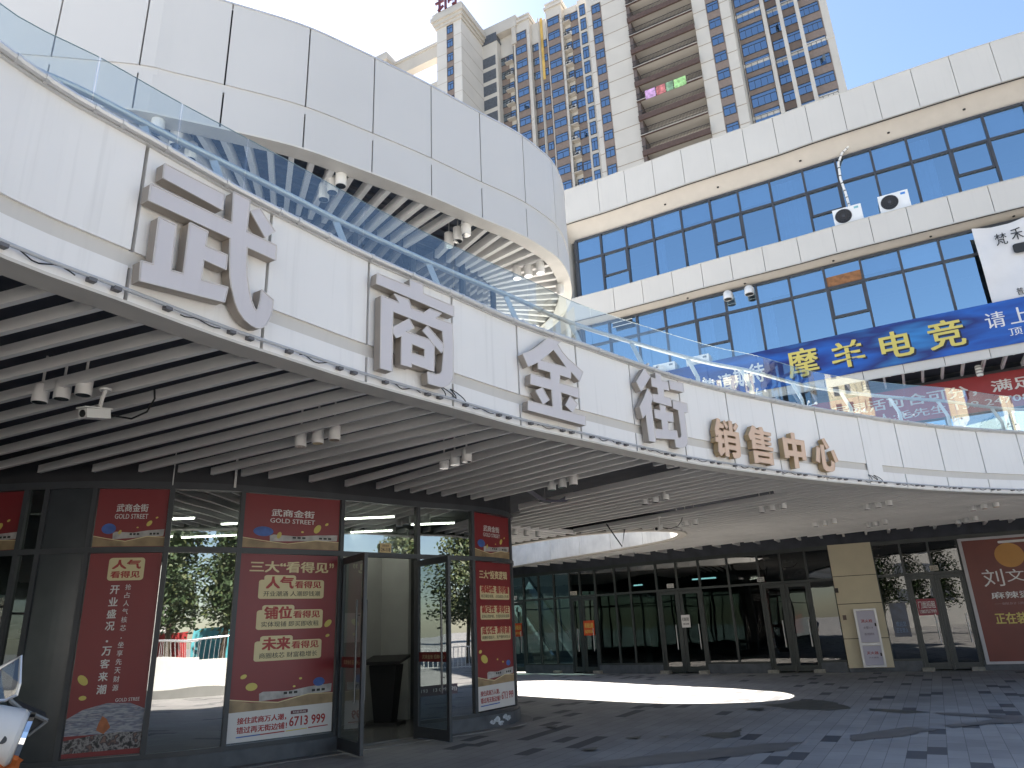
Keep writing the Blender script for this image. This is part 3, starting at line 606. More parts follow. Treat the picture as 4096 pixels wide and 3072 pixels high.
while s < UP.L - .2:
    p, t = UP.P(s, -.15), UP.T(s); n = np.array([t[1], -t[0]]); a = math.degrees(math.atan2(p[0], p[1]))
    c = np.array([-2.2, 14.1]); nn = n
    if p[0] > -.6: v = p - c; nn = v / np.hypot(*v); nn = nn * .6 + n * .4; nn /= np.hypot(*nn)
    elif p[1] < 13:
        az = np.interp(p[0], [-7, -4.6, -3.6, -2.4, -1.2, -.6], [205, 185, 168, 150, 138, 132]); nn = np.array([math.sin(R(az)), math.cos(R(az))])
    l = nearest_along(p, nn)
    if l: b.bar(p, p - nn * l, 0.08, (UZ0, UZ0 + .17))
    s += 0.33
obj('canopy_slats', b, SLATW, can)
b = MB()
for k in (0.9, 1.1, 1.35, 2.0): b.band(UP, .2, UP.L - .2, -k - .05, -k, 8.56, 8.615, .3)
obj('ceiling_rails', b, mat('ceiling_rail', (0.16, 0.17, 0.2), 0.6), can)
pav = empty('upper_pavilion', (-4, 13, ZDECK)); tag(pav, 'glazed first floor pavilion with dark frames under the oval canopy', 'building')
b = MB(); b.band(WP, 0, WP.L, -.02, .02, ZDECK, 8.6, .2); obj('glass_wall', b, G_UP, pav)
b = MB(); b.band(WP, 0, WP.L, -.6, -.55, ZDECK, 8.6, .3); obj('inner_wall', b, mat('pavilion_inner', (0.07, 0.11, 0.2), 0.6, var=.3), pav)
b = MB()
for x in np.arange(.3, WP.L, 1.15): b.band(WP, x - .03, x + .03, .021, .09, ZDECK, 8.6)
for z in (ZDECK + .05, 7.2, 8.5): b.band(WP, 0, WP.L, .021, .07, z, z + .07)
obj('mullion_grid', b, FRAME, pav)

# ------------------------------------------------------------------ ground floor sales office
off = empty('sales_office', (-3.5, 12.5, 0)); tag(off, 'ground floor sales office with dark framed curved glass front and open doors', 'shop')
Z0, ZT, ZH = 0.21, 2.84, 3.74
def saz(x, y): return SF.at(azel(x, y)[0])
mx = [saz(*p) for p in [(18, 2515), (105, 2515), (306, 2515), (630, 2510), (930, 2490), (1350, 2510), (1668, 2480), (1893, 2455), (2046, 2440)]]
mid = mx[:]
a = mx[0]
while a > 1.5: a -= 1.5; mid.insert(0, a)
a = mx[-1] + .55
while a < SF.L - 1: mid.append(a); a += 1.4
PLINTH = mat('plinth_grey', (0.075, 0.085, 0.1), 0.5, var=0.25, scale=5, streak=.2)
def doorway(s): return mx[5] - .01 <= s < mx[6] - .02
b = MB()
for z, h, o in ((ZH, .1, .05), (ZT, .075, .05)): b.band(SF, 0, SF.L, -.05, o, z, z + h, .15)
b.band(SF, 0, mx[5], -.05, .045, Z0, Z0 + .06, .15); b.band(SF, mx[6], SF.L, -.05, .045, Z0, Z0 + .06, .15)
for s in mid:
    bt = Z0 + .06 if not (abs(s - mx[5]) < .02 or abs(s - mx[6]) < .02) else 0.02
    b.band(SF, s - .032, s + .032, -.05, .052, bt, ZT); b.band(SF, s - .032, s + .032, -.05, .052, ZT + .075, ZH)
obj('window_frame', b, FRAME, off)
for i in range(len(mid) - 1):
    for z0, z1 in ((Z0 + .06, ZT), (ZT + .075, ZH)):
        if doorway(mid[i]) and z0 < 1: continue
        b = MB()
        if abs(mid[i] - mx[1]) < .01: b.band(SF, mid[i] + .033, mid[i + 1] - .033, -.02, .02, z0, z1, .1); obj('dark_panel', b, mat('dark_panel', (0.04, 0.047, 0.055), 0.25, var=.15), off); continue
        n = 1; ss = np.linspace(mid[i] + .033, mid[i + 1] - .033, n + 1)
        for k in range(n): p, q = SF.P(ss[k]), SF.P(ss[k + 1]); b.face([(*p, z0), (*q, z0), (*q, z1), (*p, z1)])
        obj('pane', b, G_DOOR if mid[i] < mx[1] - .01 else G_STORE, off, fix=False)
b = MB(); b.band(SF, 0, mx[5] + .03, -.05, .07, 0, Z0, .15); b.band(SF, mx[6] - .03, SF.L, -.05, .07, 0, Z0, .15); obj('plinth', b, PLINTH, off)
b = MB()
for u, z in ((.25, .1), (.34, .13), (.42, .07), (.52, .15), (.6, .12)):
    s = mx[7] + (mx[8] - mx[7]) * u; q = [(s + .09 * math.cos(a) * random.uniform(.5, 1.1), z + .05 * math.sin(a) * random.uniform(.5, 1.2)) for a in np.linspace(0, 6.0, 11)]
    for t in tessellate_polygon([[Vector((c[0], c[1], 0)) for c in q]]): b.face([(*SF.P(q[i][0], .073), q[i][1]) for i in t])
obj('flaked_paint', b, mat('flaked_paint', (0.45, 0.5, 0.55), .8, var=.3, scale=20), off, fix=False)
b = MB(); b.band(SF, 0, SF.L, -.12, .03, ZH + .102, 4.36, .2); obj('bulkhead', b, mat('bulkhead_dark', (0.03, 0.031, 0.036), 0.7, var=.15), off)
b = MB()
for p in ((696, 1905), (936, 1920), (940, 1930)):
    s = saz(*p); b.tube([(*SF.P(s, .06), ZH + .05), (*SF.P(s, .06), 4.3)], .008, 6)
obj('white_conduit', b, LAMPW, off)
fl = [tuple(SF.P(x, -.1)) for x in np.linspace(0, SF.L, 80)]
b = MB(); b.prism(fl, [], 0.0, 0.03); obj('floor', b, INFLOOR, off)
b = MB(); b.prism(fl, [], ZH + .02, ZH + .09); obj('ceiling', b, mat('office_ceiling', (0.3, 0.31, 0.31), .8), off)
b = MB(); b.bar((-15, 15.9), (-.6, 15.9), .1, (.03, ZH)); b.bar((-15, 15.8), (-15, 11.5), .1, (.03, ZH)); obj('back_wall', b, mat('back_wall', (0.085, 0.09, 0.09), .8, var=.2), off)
b = MB(); b.bar((-2.95, 15.75), (-2.3, 15.4), .08, (.03, ZH)); b.bar((-4.3, 13.6), (-2.95, 15.75), .08, (.03, ZH)); obj('partition', b, INWALL, off)
b = MB(); b.bar((-8.6, 11.9), (-5.8, 11.9), .08, (.03, ZH)); obj('partition', b, mat('dim_partition', (.1, .11, .105), .8), off)
# door leaves, both swung out
def leaf(h, f):
    h, f = np.array(h), np.array(f); d = (f - h); L = np.hypot(*d); d /= L; e = empty('door', (h[0], h[1], .03)); e.parent = off; ob = ORG[off.name]; e.location = tuple(ORG[e.name][i] - ob[i] for i in range(3))
    P = lambda t: h + d * t
    b = MB(); w = .075
    b.bar(P(0), P(w), .05, (.04, 2.8)); b.bar(P(L - w), P(L), .05, (.04, 2.8)); b.bar(P(w), P(L - w), .05, (.04, .2)); b.bar(P(w), P(L - w), .05, (2.7, 2.8)); obj('leaf_frame', b, FRAME, e)
    b = MB(); p, q = P(w), P(L - w); b.face([(*p, .2), (*q, .2), (*q, 2.7), (*p, 2.7)]); obj('leaf_glass', b, G_DOOR, e, fix=False)
    n = np.array([d[1], -d[0]])
    for sg in (1, -1):
        b = MB(); c = P(L - .13) + n * .075 * sg; b.tube([(*c, .72), (*c, 2.12)], .017, 8)
        for z in (.95, 1.9): b.tube([(*(P(L - .13) + n * .02 * sg), z), (*c, z)], .009, 6)
        obj('handle', b, mat('handle_dark', (.09, .1, .11), .3, metal=.6), e)
    sf = Quad(P(w), P(L - w), 1.17, 1.32); s = sheet('red_strip', sf, mat('strip_red', (.16, .015, .015), .4), .003, e, 1); text('strip_lettering', sf, '武商金街 招商中心', .12, .92, .3, .72, CREAMTXT, s, .01, .005)
dh = SF.P(mx[5] + .05, .03); leaf(dh, dh + np.array([.53, -.80]) * 1.0)
dh = SF.P(mx[6] - .02, .03); leaf(dh, dh + np.array([.64, -.77]) * .98)
sf = Surf(SF, saz(1515, 2215), saz(1560, 2215), ZT + .08, ZT + .235, .03); np_ = sheet('number_plate', sf, mat('plate_tan', (.55, .42, .22), .5), .008, off, 2)
text('plate_lettering', sf, '24-118', .1, .9, .12, .5, PBLACK, np_, .02); text('plate_lettering', sf, '武商金街', .2, .8, .62, .86, PBLACK, np_, .01)
for i, (x0, x1, y, z) in enumerate([(-8.2, -5.55, 12.3, 3.64), (-5.4, -4.05, 13.1, 3.64), (-4.0, -2.25, 13.1, 3.64), (-2.1, -1.25, 14.2, 3.64), (-9.5, -6.9, 14.4, 3.64), (-6.8, -4.6, 14.6, 3.64), (-4.5, -2.6, 14.9, 3.64)]):
    lt = empty('linear_lamp', ((x0 + x1) / 2, y, z)); tag(lt, 'lit white linear lamp hanging inside the sales office ceiling', 'lamp', 'linear lamps in the sales office')
    b = MB(); b.box(((x0 + x1) / 2, y, z), (x1 - x0, .035, .03)); obj('tube', b, TUBE, lt); b = MB(); b.box(((x0 + x1) / 2, y, z + .035), (x1 - x0 + .04, .05, .04)); obj('housing', b, LAMPW, lt)
# lectern just inside the doors
le = empty('lectern', (-2.62, 14.6, .03)); tag(le, 'black lectern with slanted top standing inside the open doors', 'lectern')
b = MB(); ca, sa = math.cos(-.2), math.sin(-.2)
def fr(z, wx, wy): return [(-2.62 + x * ca - y * sa, 14.6 + x * sa + y * ca, z) for x, y in ((-wx, -wy), (wx, -wy), (wx, wy), (-wx, wy))]
b.hexa(fr(.03, .32, .25), fr(.09, .30, .23)); obj('base', b, BLACK, le); b = MB(); b.hexa(fr(.0901, .17, .15), fr(1.08, .27, .2)); obj('body', b, BLACK, le)
b = MB(); q = fr(1.09, .38, .28); t = [(p[0], p[1], p[2] + .05) for p in q]; q = [(p[0], p[1], p[2] + (.1 if i > 1 else 0)) for i, p in enumerate(q)]; t = [(p[0], p[1], p[2] + (.1 if i > 1 else 0)) for i, p in enumerate(t)]; b.hexa(q, t); obj('top', b, BLACK, le)
# framed notice on the partition inside
sf = Quad((-3.55, 14.62), (-3.25, 15.1), 1.5, 2.05); nb = sheet('notice', sf, PWHITE, .01, None, 1); tag(nb, 'white notice with black triangle on the wall inside the office', 'notice')
blob('triangle_mark', sf, [[(.3, .42), (.7, .42), (.5, .78)]], PBLACK, nb); blob('text_block', sf, [[(.3, .15), (.7, .15), (.7, .3), (.3, .3)]], mat('print_dim', (.2, .2, .2), .6), nb)

# ------------------------------------------------------------------ posters on the office glass
def coins(sf, l, par):
    for (u, v, r, rot) in l:
        w, h = sf.a_; c, s_ = math.cos(rot), math.sin(rot); blob('coin', sf, [[(u + (r * math.cos(a) * c - .62 * r * math.sin(a) * s_), v + (r * math.cos(a) * s_ + .62 * r * math.sin(a) * c) * w / h) for a in np.linspace(0, 2 * math.pi, 19)[:-1]]], YELLOW, par, .0095)
def townscape(sf, v0, v1, par):
    """the printed picture of a long low mall with a ribbon of ground in front"""
    h = v1 - v0
    blob('printed_ground', sf, [[(0, v0), (1, v0), (1, v0 + h * .5), (.75, v0 + h * .62), (.45, v0 + h * .3), (.2, v0 + h * .38), (0, v0 + h * .6)]], BROWNPRINT, par, .0075)
    blob('printed_mall', sf, [[(.27, v0 + h * .42), (.98, v0 + h * .6), (.985, v0 + h * 1.0), (.75, v0 + h * .93), (.55, v0 + h * .8), (.3, v0 + h * .86), (.265, v0 + h * .78)]], GREYPRINT, par, .0085)
    blob('printed_signs', sf, [[(x, v0 + h * (.62 + x * .06)), (x + .035, v0 + h * (.62 + x * .06)), (x + .035, v0 + h * (.74 + x * .06)), (x, v0 + h * (.74 + x * .06))] for x in (.5, .55, .6, .78, .83, .88)], PBLACK, par, .0095)
    blob('printed_ribbon', sf, [[(0, v0 + h * .58), (.2, v0 + h * .42), (.45, v0 + h * .27), (.75, v0 + h * .55), (1, v0 + h * .5), (1, v0 + h * .54), (.75, v0 + h * .6), (.45, v0 + h * .32), (.2, v0 + h * .47), (0, v0 + h * .63)]], CREAMTXT, par, .0095)
G = 'red posters on the office glass'
def poster(label, i0, i1, z0, z1):
    sf = Quad(SF.P(i0), SF.P(i1), z0, z1); sf.a_ = (float(np.hypot(*(SF.P(i1) - SF.P(i0)))), z1 - z0); return sf, tag(sheet('poster', sf, RED, .005, None, 1, o=.001), label, 'poster', G)
def head_poster(label, i0, i1):
    sf, p = poster(label, i0 + .04, i1 - .04, ZT + .08, ZH - .005)
    text('lettering', sf, '武商金街', .27, .72, .6, .74, PWHITE, p, .025); text('lettering', sf, 'GOLD STREET', .26, .73, .48, .565, PWHITE, p, .015)
    townscape(sf, .01, .3, p); coins(sf, [(.36, .25, .035, 1.2), (.76, .4, .05, .9), (.86, .5, .02, .5), (.6, .33, .015, 0)], p); blob('printed_globe', sf, [ell(.2, .31, .1, .09)], BLUEPRINT, p, .0095); return p
head_poster('red poster pane with white lettering above the tall left poster', mx[2], mx[3])
head_poster('red poster pane with white lettering above the wide middle poster', mx[4], mx[5])
head_poster('red poster pane with white lettering at the rounded corner', mx[7], mx[8])
head_poster('red poster pane cut off by the left edge, beside the dark panel', mx[0] - 1.35, mx[0])
sf, p = poster('tall red poster with vertical white lettering and a crowd photo below', mx[2] + .04, mx[3] - .045, Z0 + .08, ZT - .005)
blob('badge', sf, [rrect(.27, .855, .77, .975, .05, .016)], CREAMTXT, p, .0075)
text('badge_lettering', sf, '人气', .32, .72, .915, .965, REDTXT, p, .05); text('badge_lettering', sf, '看得见', .31, .72, .868, .905, REDTXT, p, .045)
vtext('lettering', sf, '开业盛况·万客来潮', .40, .125, .83, .062, .045, PWHITE, p, .03); vtext('lettering', sf, '抢占人气核芯，坐享先天财源', .58, .08, .835, .042, .03, PWHITE, p, .012)
def noise_print(name, cols, sc, stretch=(1, 1, 1)):
    m = bpy.data.materials.new(name); m.use_nodes = True; nt = m.node_tree; bs = nt.nodes['Principled BSDF']; g = N(nt, 'ShaderNodeNewGeometry'); mp = N(nt, 'ShaderNodeMapping'); mp.inputs['Scale'].default_value = stretch; nt.links.new(g.outputs['Position'], mp.inputs[0])
    n = N(nt, 'ShaderNodeTexNoise'); n.inputs['Scale'].default_value = sc; n.inputs['Detail'].default_value = 4; nt.links.new(mp.outputs[0], n.inputs['Vector']); r = N(nt, 'ShaderNodeValToRGB'); r.color_ramp.interpolation = 'LINEAR'
    while len(r.color_ramp.elements) < len(cols): r.color_ramp.elements.new(.5)
    for i, c in enumerate(cols): r.color_ramp.elements[i].position = .3 + .4 * i / (len(cols) - 1); r.color_ramp.elements[i].color = (*c, 1)
    nt.links.new(n.outputs['Fac'], r.inputs[0]); nt.links.new(r.outputs[0], bs.inputs['Base Color']); bs.inputs['Roughness'].default_value = .4; return m
CROWD = noise_print('print_crowd', [(.01, .01, .012), (.03, .03, .035), (.3, .28, .28), (.02, .02, .03), (.2, .12, .1)], 14)
ARENA = noise_print('print_arena', [(.08, .1, .16), (.35, .36, .4), (.12, .13, .2), (.4, .38, .38)], 5, (1, 1, 7))
blob('printed_arena', sf, [[(0, .1), (1, .1), (1, .21), (.8, .24), (.5, .245), (.2, .22), (0, .18)]], ARENA, p, .0075); blob('printed_crowd', sf, [[(0, .02), (1, .025), (1, .1), (.7, .105), (.4, .098), (.2, .09), (0, .08)]], CROWD, p, .0085)
blob('printed_flame', sf, [[(.4, .12), (.5, .1), (.58, .13), (.52, .17), (.46, .185), (.42, .15)]], mat('print_orange', (.4, .13, .05), .5, var=.3, scale=12), p, .0095)
text('lettering', sf, 'GOLD STREE', .6, .92, .248, .265, PWHITE, p, .01); coins(sf, [(.14, .36, .085, -.8), (.17, .275, .05, 0)], p)
sf, p = poster('wide red poster with three yellow badges and a white phone number strip', mx[4] + .045, mx[5] - .045, Z0 + .08, ZT - .005)
text('headline', sf, '三大“看得见', .09, .9, .895, .96, CREAMTXT, p, .04); text('headline', sf, '”', .91, .96, .925, .955, CREAMTXT, p, .03)
for (v, big, small, line) in ((.745, '人气', '看得见', '开业潮涌 人潮即钱潮'), (.575, '铺位', '看得见', '实体现铺 即买即收租'), (.405, '未来', '看得见', '商圈核芯 财富稳增长')):
    blob('badge', sf, [rrect(.19, v, .86, v + .108, .03, .012)], CREAMTXT, p, .0075); blob('badge', sf, [rrect(.24, v + .09, .56, v + .135, .03, .012)], CREAMTXT, p, .0074)
    text('badge_lettering', sf, big, .26, .54, v + .057, v + .128, REDTXT, p, .055); text('badge_lettering', sf, small, .55, .83, v + .06, v + .102, REDTXT, p, .04); text('badge_lettering', sf, line, .24, .82, v + .014, v + .044, PBLACK, p, .012)
townscape(sf, .15, .26, p); blob('white_strip', sf, [[(0, 0), (1, 0), (1, .155), (0, .15)]], PWHITE, p, .0085)
text('strip_lettering', sf, '接住武商万人潮，', .08, .54, .088, .122, REDTXT, p, .045); text('strip_lettering', sf, '错过再无街边铺！', .08, .55, .042, .076, REDTXT, p, .045); text('strip_lettering', sf, '6713 999', .57, .93, .05, .1, REDTXT, p, .03)
blob('strip_tag', sf, [rrect(.58, .113, .75, .132, .01, .004)], mat('print_maroon', (.12, .02, .03), .5), p, .0095); text('strip_lettering', sf, '财富热线', .6, .73, .117, .128, PWHITE, p, .01, .011)
blob('strip_line', sf, [[(.08, .022), (.3, .024), (.3, .03), (.08, .028)]], BLUEPRINT, p, .0095); blob('strip_line', sf, [[(.3, .024), (.53, .026), (.53, .032), (.3, .03)], [(.76, .03), (.96, .033), (.96, .038), (.76, .036)]], REDTXT, p, .0095); blob('strip_line', sf, [[(.54, .026), (.75, .029), (.75, .034), (.54, .031)]], YELLOW, p, .0095)
coins(sf, [(.19, .275, .055, 0), (.92, .6, .045, .7), (.92, .53, .022, .3), (.11, .33, .03, .3), (.66, .3, .016, 0), (.6, .26, .014, 0)], p); blob('printed_globe', sf, [ell(.85, .275, .06, .024)], BLUEPRINT, p, .0095)
sf, p = poster('narrow red poster on the rounded corner with three yellow badges', mx[7] + .045, mx[8] - .04, Z0 + .08, ZT - .005)
text('headline', sf, '三大“投资逻辑', .12, .9, .88, .94, CREAMTXT, p, .035)
for (v, big, line) in ((.735, '稀缺性 看得懂', '核芯铺位有限，占位就是占先机'), (.595, '确定性 拿得住', '武商运营护航，价值持续有保障'), (.45, '成长性 算得清', '商圈价值跃升，资产随时间生长')):
    blob('badge', sf, [rrect(.13, v, .95, v + .095, .03, .012)], CREAMTXT, p, .0075); text('badge_lettering', sf, big, .16, .92, v + .042, v + .1, REDTXT, p, .045); text('badge_lettering', sf, line, .16, .93, v + .01, v + .034, PBLACK, p, .01)
townscape(sf, .15, .26, p); blob('white_strip', sf, [[(0, 0), (1, 0), (1, .16), (0, .155)]], PWHITE, p, .0085)
text('strip_lettering', sf, '接住武商万人潮，', .08, .58, .09, .125, REDTXT, p, .04); text('strip_lettering', sf, '错过再无街边铺！', .08, .6, .045, .08, REDTXT, p, .04); text('strip_lettering', sf, '6713 999', .63, .96, .05, .1, REDTXT, p, .03)
blob('strip_line', sf, [[(.08, .025), (.58, .028), (.58, .035), (.08, .032)]], BLUEPRINT, p, .0095); coins(sf, [(.2, .33, .09, -.3), (.1, .38, .04, .2), (.55, .32, .02, 0), (.7, .3, .02, 0)], p); blob('printed_globe', sf, [ell(.85, .29, .06, .02)], BLUEPRINT, p, .0095)
qa, qb = SF.P(mx[6] + .033), SF.P(mx[7] - .033); sf = Quad(qa + (qb - qa) * .03, qa + (qb - qa) * .7, .62, .78); ph = sheet('phone_sticker', sf, mat('dark_sticker', (.08, .05, .07), .4), .002, None, 3); tag(ph, 'dark phone number sticker low on the glass beside the open doors', 'sticker')
text('lettering', sf, '193   13 0998(刘)', .02, .98, .25, .75, PWHITE, ph, .01, .004)
# white site plan board behind the left glass
sf = Quad((-8.3, 11.3), (-7.12, 11.15), .75, 1.98); bd = sheet('site_plan_board', sf, mat('board_white', (.5, .52, .56), .4), .02, None, 1); tag(bd, 'white site plan board behind the glass at the left edge', 'board')
text('lettering', sf, '枝江大道', .68, .86, .9, .95, PBLACK, bd, .01, .025); text('lettering', sf, '销售中心', .62, .8, .55, .6, REDTXT, bd, .01, .025)
blob('plan_line', sf, [[(.2, .84), (.93, .84), (.955, .8), (.955, .05), (.94, .05), (.94, .79), (.92, .825), (.2, .825)]], mat('print_green', (.08, .15, .1), .5), bd, .024)

# ------------------------------------------------------------------ the curved shopping block on the right
rbz = [(8.3, 9.62), (12.65, 13.56), (16.92, 18.42)]
blk = empty('shopping_block', (10, 22, 0)); tag(blk, 'curved cream shopping block with bands of blue glass windows on the right', 'building')
def azcuts(l, step):
    c = [RB.at(a) for a in l]; a = c[-1]
    while a < RB.L - 2.2: a += step; c.append(a)
    a = c[0]
    while a > 2.0: a -= 1.15; c.insert(0, a)
    return [0.0] + c + [RB.L]
pc = azcuts([8.7, 11.2, 13.8, 16.45, 19.15, 21.91, 24.52, 27.24, 29.98, 32.61, 35.29, 37.93, 40.59], 1.25)
bc = azcuts([9.2, 11.7, 14.3, 16.8, 19.23, 21.85, 24.62, 27.33, 30.04, 32.66, 35.4, 37.95], 1.2)
for nm, z, cc in (('low_band', rbz[0], bc), ('middle_band', rbz[1], bc), ('parapet_band', rbz[2], pc)):
    paneling(nm, RB, cc, [z], -.08, 0.0, 0.016, WHITE_RB, blk, .4)
    b = MB(); b.band(RB, 0, RB.L, -.16, -.1, z[0] + .01, z[1] - .02, .4); obj('band_backing', b, GAP, blk)
    b = MB(); b.band(RB, 0, RB.L, -.45, .012, z[1], z[1] + .025, .4); b.band(RB, 0, RB.L, -.02, .02, z[0] - .03, z[0] - .002, .4)
    for a in np.arange(.4, RB.L, .62): b.band(RB, a, a + .05, .0, .035, z[0] - .045, z[0] - .031)
    obj('band_trim', b, mat('band_trim', (.5, .49, .46), .5), blk)
RW = {'4': -.62, '3': -.45, '2': -1.55}
H4, H3 = 16.38, 12.48
def slope(o0, z0, o1, z1):
    b = MB(); ss = np.linspace(0, RB.L, 80)
    for i in range(79): p, q = RB.P(ss[i], o0), RB.P(ss[i + 1], o0); r, t = RB.P(ss[i + 1], o1), RB.P(ss[i], o1); b.face([(*p, z0), (*q, z0), (*r, z1), (*t, z1)]); b.face([(*t, z1 + .1), (*r, z1 + .1), (*q, z0 + .1), (*p, z0 + .1)])
    obj('soffit', b, CREAM, blk, fix=False)
slope(-.165, 16.93, -.72, H4); slope(-.165, 12.66, -.56, H3)
b = MB(); b.band(RB, 0, RB.L, -.9, -.17, 13.15, 13.35, .4); b.band(RB, 0, RB.L, -.8, -.17, 8.9, 9.1, .4); b.band(RB, 0, RB.L, -9, -.4, 17.7, 17.9, .5); obj('slab', b, WHITE_RB, blk)
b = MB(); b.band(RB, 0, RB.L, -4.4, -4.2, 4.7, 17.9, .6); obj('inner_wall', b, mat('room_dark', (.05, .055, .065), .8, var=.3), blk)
b = MB(); b.band(RB, 0, RB.L, -4.2, -.95, 13.0, 13.12, .6); b.band(RB, 0, RB.L, -4.2, -.85, 8.65, 8.85, .6); b.band(RB, 0, RB.L, -4.2, -.75, H4, H4 + .1, .6); b.band(RB, 0, RB.L, -4.2, -.6, H3, H3 + .1, .6); obj('room_floor', b, mat('room_ceiling', (.25, .25, .25), .8), blk)
b = MB(); p, q = RB.P(0, -.1), RB.P(0, -4.4); b.bar(p, q, .2, (ZDECK + .01, 18.42)); obj('end_wall', b, WHITE_RB, blk)
BLIND = mat('roller_blind', (.8, .82, .84), .7, var=.04); CURT = mat('curtain', (.66, .7, .76), .8, var=.06)
def windows(cuts, off, z0, zt, z1, sash, blind, curt, opened=(), sash_z=0):
    for i in range(len(cuts) - 1):
        a, c = cuts[i], cuts[i + 1]; A_, C_ = RB.P(a, off), RB.P(c, off); mid = (A_ + C_) / 2
        f = MB(); f.bar(A_, C_, .12, (z1 - .07, z1)); f.bar(A_, C_, .12, (z0, z0 + .06)); f.bar(A_, C_, .12, (zt - .04, zt + .04))
        d = (C_ - A_) / np.hypot(*(C_ - A_)); f.bar(A_ - d * .035, A_ + d * .035, .13, (z0 + .0605, zt - .0405)); f.bar(A_ - d * .035, A_ + d * .035, .13, (zt + .0405, z1 - .0705))
        n = np.array([d[1], -d[0]]); A2, C2 = A_ + d * .036, C_ - d * .036
        if i in sash:
            zs = sash_z; f.bar(A2, C2, .1, (zs - .035, zs + .035))
            for q in (A2, C2): f.bar(q - d * .001 if q is A2 else q - d * .05, q + d * .05 if q is A2 else q + d * .001, .09, (zs + .036, zt - .041))
        w_ = obj('window', f, FRAME_RB, blk)
        for (u, v) in ((z0 + .06, zt - .04), (zt + .04, z1 - .07)):
            b = MB(); k1, k2, k3 = [random.uniform(-.014, .014) for _ in range(3)]; b.face([(*(A2 + n * k1), u), (*(C2 + n * k2), u), (*(C2 + n * (k2 + k3)), v), (*(A2 + n * (k1 + k3)), v)]); obj('pane', b, G_BLUE, w_, fix=False)
        if i in blind:
            zb = zt + random.choice((.08, .16, .25)); b = MB(); b.bar(A2 - n * .14, C2 - n * .14, .01, (zb, z1 - .08)); obj('blind', b, BLIND, w_)
        if i in curt:
            b = MB(); m = 26; q = [A2 - n * (.18 + .035 * math.sin(k * 2.4 + i)) + (C2 - A2) * k / m for k in range(int(m * curt[i]) + 1)]
            for k in range(len(q) - 1): b.face([(*q[k], z0 + .1), (*q[k + 1], z0 + .1), (*q[k + 1], z1 - .15), (*q[k], z1 - .15)])
            obj('curtain', b, CURT, w_, fix=False)
        if i in opened:
            b = MB(); t = zt + .05; b.hexa([(*(A2), zt + .06), (*(C2), zt + .06), (*(C2 + n * .03), zt + .06), (*(A2 + n * .03), zt + .06)], [(*A2, zt + .4), (*C2, zt + .4), (*(C2 + n * .03), zt + .4), (*(A2 + n * .03), zt + .4)]); obj('open_sash', b, mat('rust_wood', (.25, .11, .04), .6, var=.3, scale=9), w_)
w4 = [RB.at(a, RW['4']) for a in (5.95, 6.36, 8.55, 10.81, 13.19, 15.72, 18.26, 20.69, 23.32, 26.01, 28.57, 31.2, 33.76, 36.31, 38.82, 41.35)]
while w4[-1] < RB.L - 2: w4.append(w4[-1] + 1.25)
windows([.35] + w4[1:], RW['4'], 13.36, 15.41, H4, {2, 6, 9, 13}, {1, 2, 3, 4, 5, 6, 7, 9, 10, 11, 13, 14}, {8: 1.0, 12: .6, 4: .3}, (), 14.47)
w3 = [RB.at(a, RW['3']) for a in (6.2, 8.6, 10.98, 13.34, 15.8, 18.35, 20.87, 23.45, 26.09, 28.76, 31.45, 34.11, 36.55)]
while w3[-1] < RB.L - 2: w3.append(w3[-1] + 1.25)
windows([.5] + w3, RW['3'], 9.1, 11.66, H3, {5, 9}, {7, 8, 10, 11}, {1: 1, 2: 1, 3: 1, 4: 1, 5: .5, 6: .8, 7: .4}, {9}, 10.65)
b = MB(); sx = np.arange(.4, RB.L - 1, 1.6)
b.band(RB, 0, RB.L, RW['2'] - .05, RW['2'] + .05, 7.15, 7.25); b.band(RB, 0, RB.L, RW['2'] - .05, RW['2'] + .05, 8.2, 8.32)
for x in sx: b.band(RB, x - .04, x + .04, RW['2'] - .05, RW['2'] + .055, ZDECK, 8.2)
obj('shop_frame', b, FRAME_RB, blk)
for i in range(len(sx) - 1):
    b = MB(); p, q = RB.P(sx[i] + .04, RW['2']), RB.P(sx[i + 1] - .04, RW['2']); b.face([(*p, ZDECK), (*q, ZDECK), (*q, 8.2), (*p, 8.2)]); obj('shop_pane', b, G_BLUE, blk, fix=False)
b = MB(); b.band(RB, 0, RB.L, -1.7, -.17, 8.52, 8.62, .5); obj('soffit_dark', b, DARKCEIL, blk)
b = MB()
for s in np.arange(.3, RB.L, .52): b.bar(RB.P(s, -.17), RB.P(s, RW['2'] + .1), .06, (8.3, 8.42))
obj('soffit_slats', b, SLATW, blk)
b = MB()
for a in (14.4, 19.1, 26, 32.8, 38): s = RB.at(a, -.3); b.lathe((*RB.P(s, -.45), 16.65), [(.045, 0), (.04, -.03), (.001, -.031)], 8); b.lathe((*RB.P(s + .4, -.36), 12.57), [(.04, 0), (.035, -.03), (.001, -.031)], 8)
obj('drain_hole', b, GAP, blk)
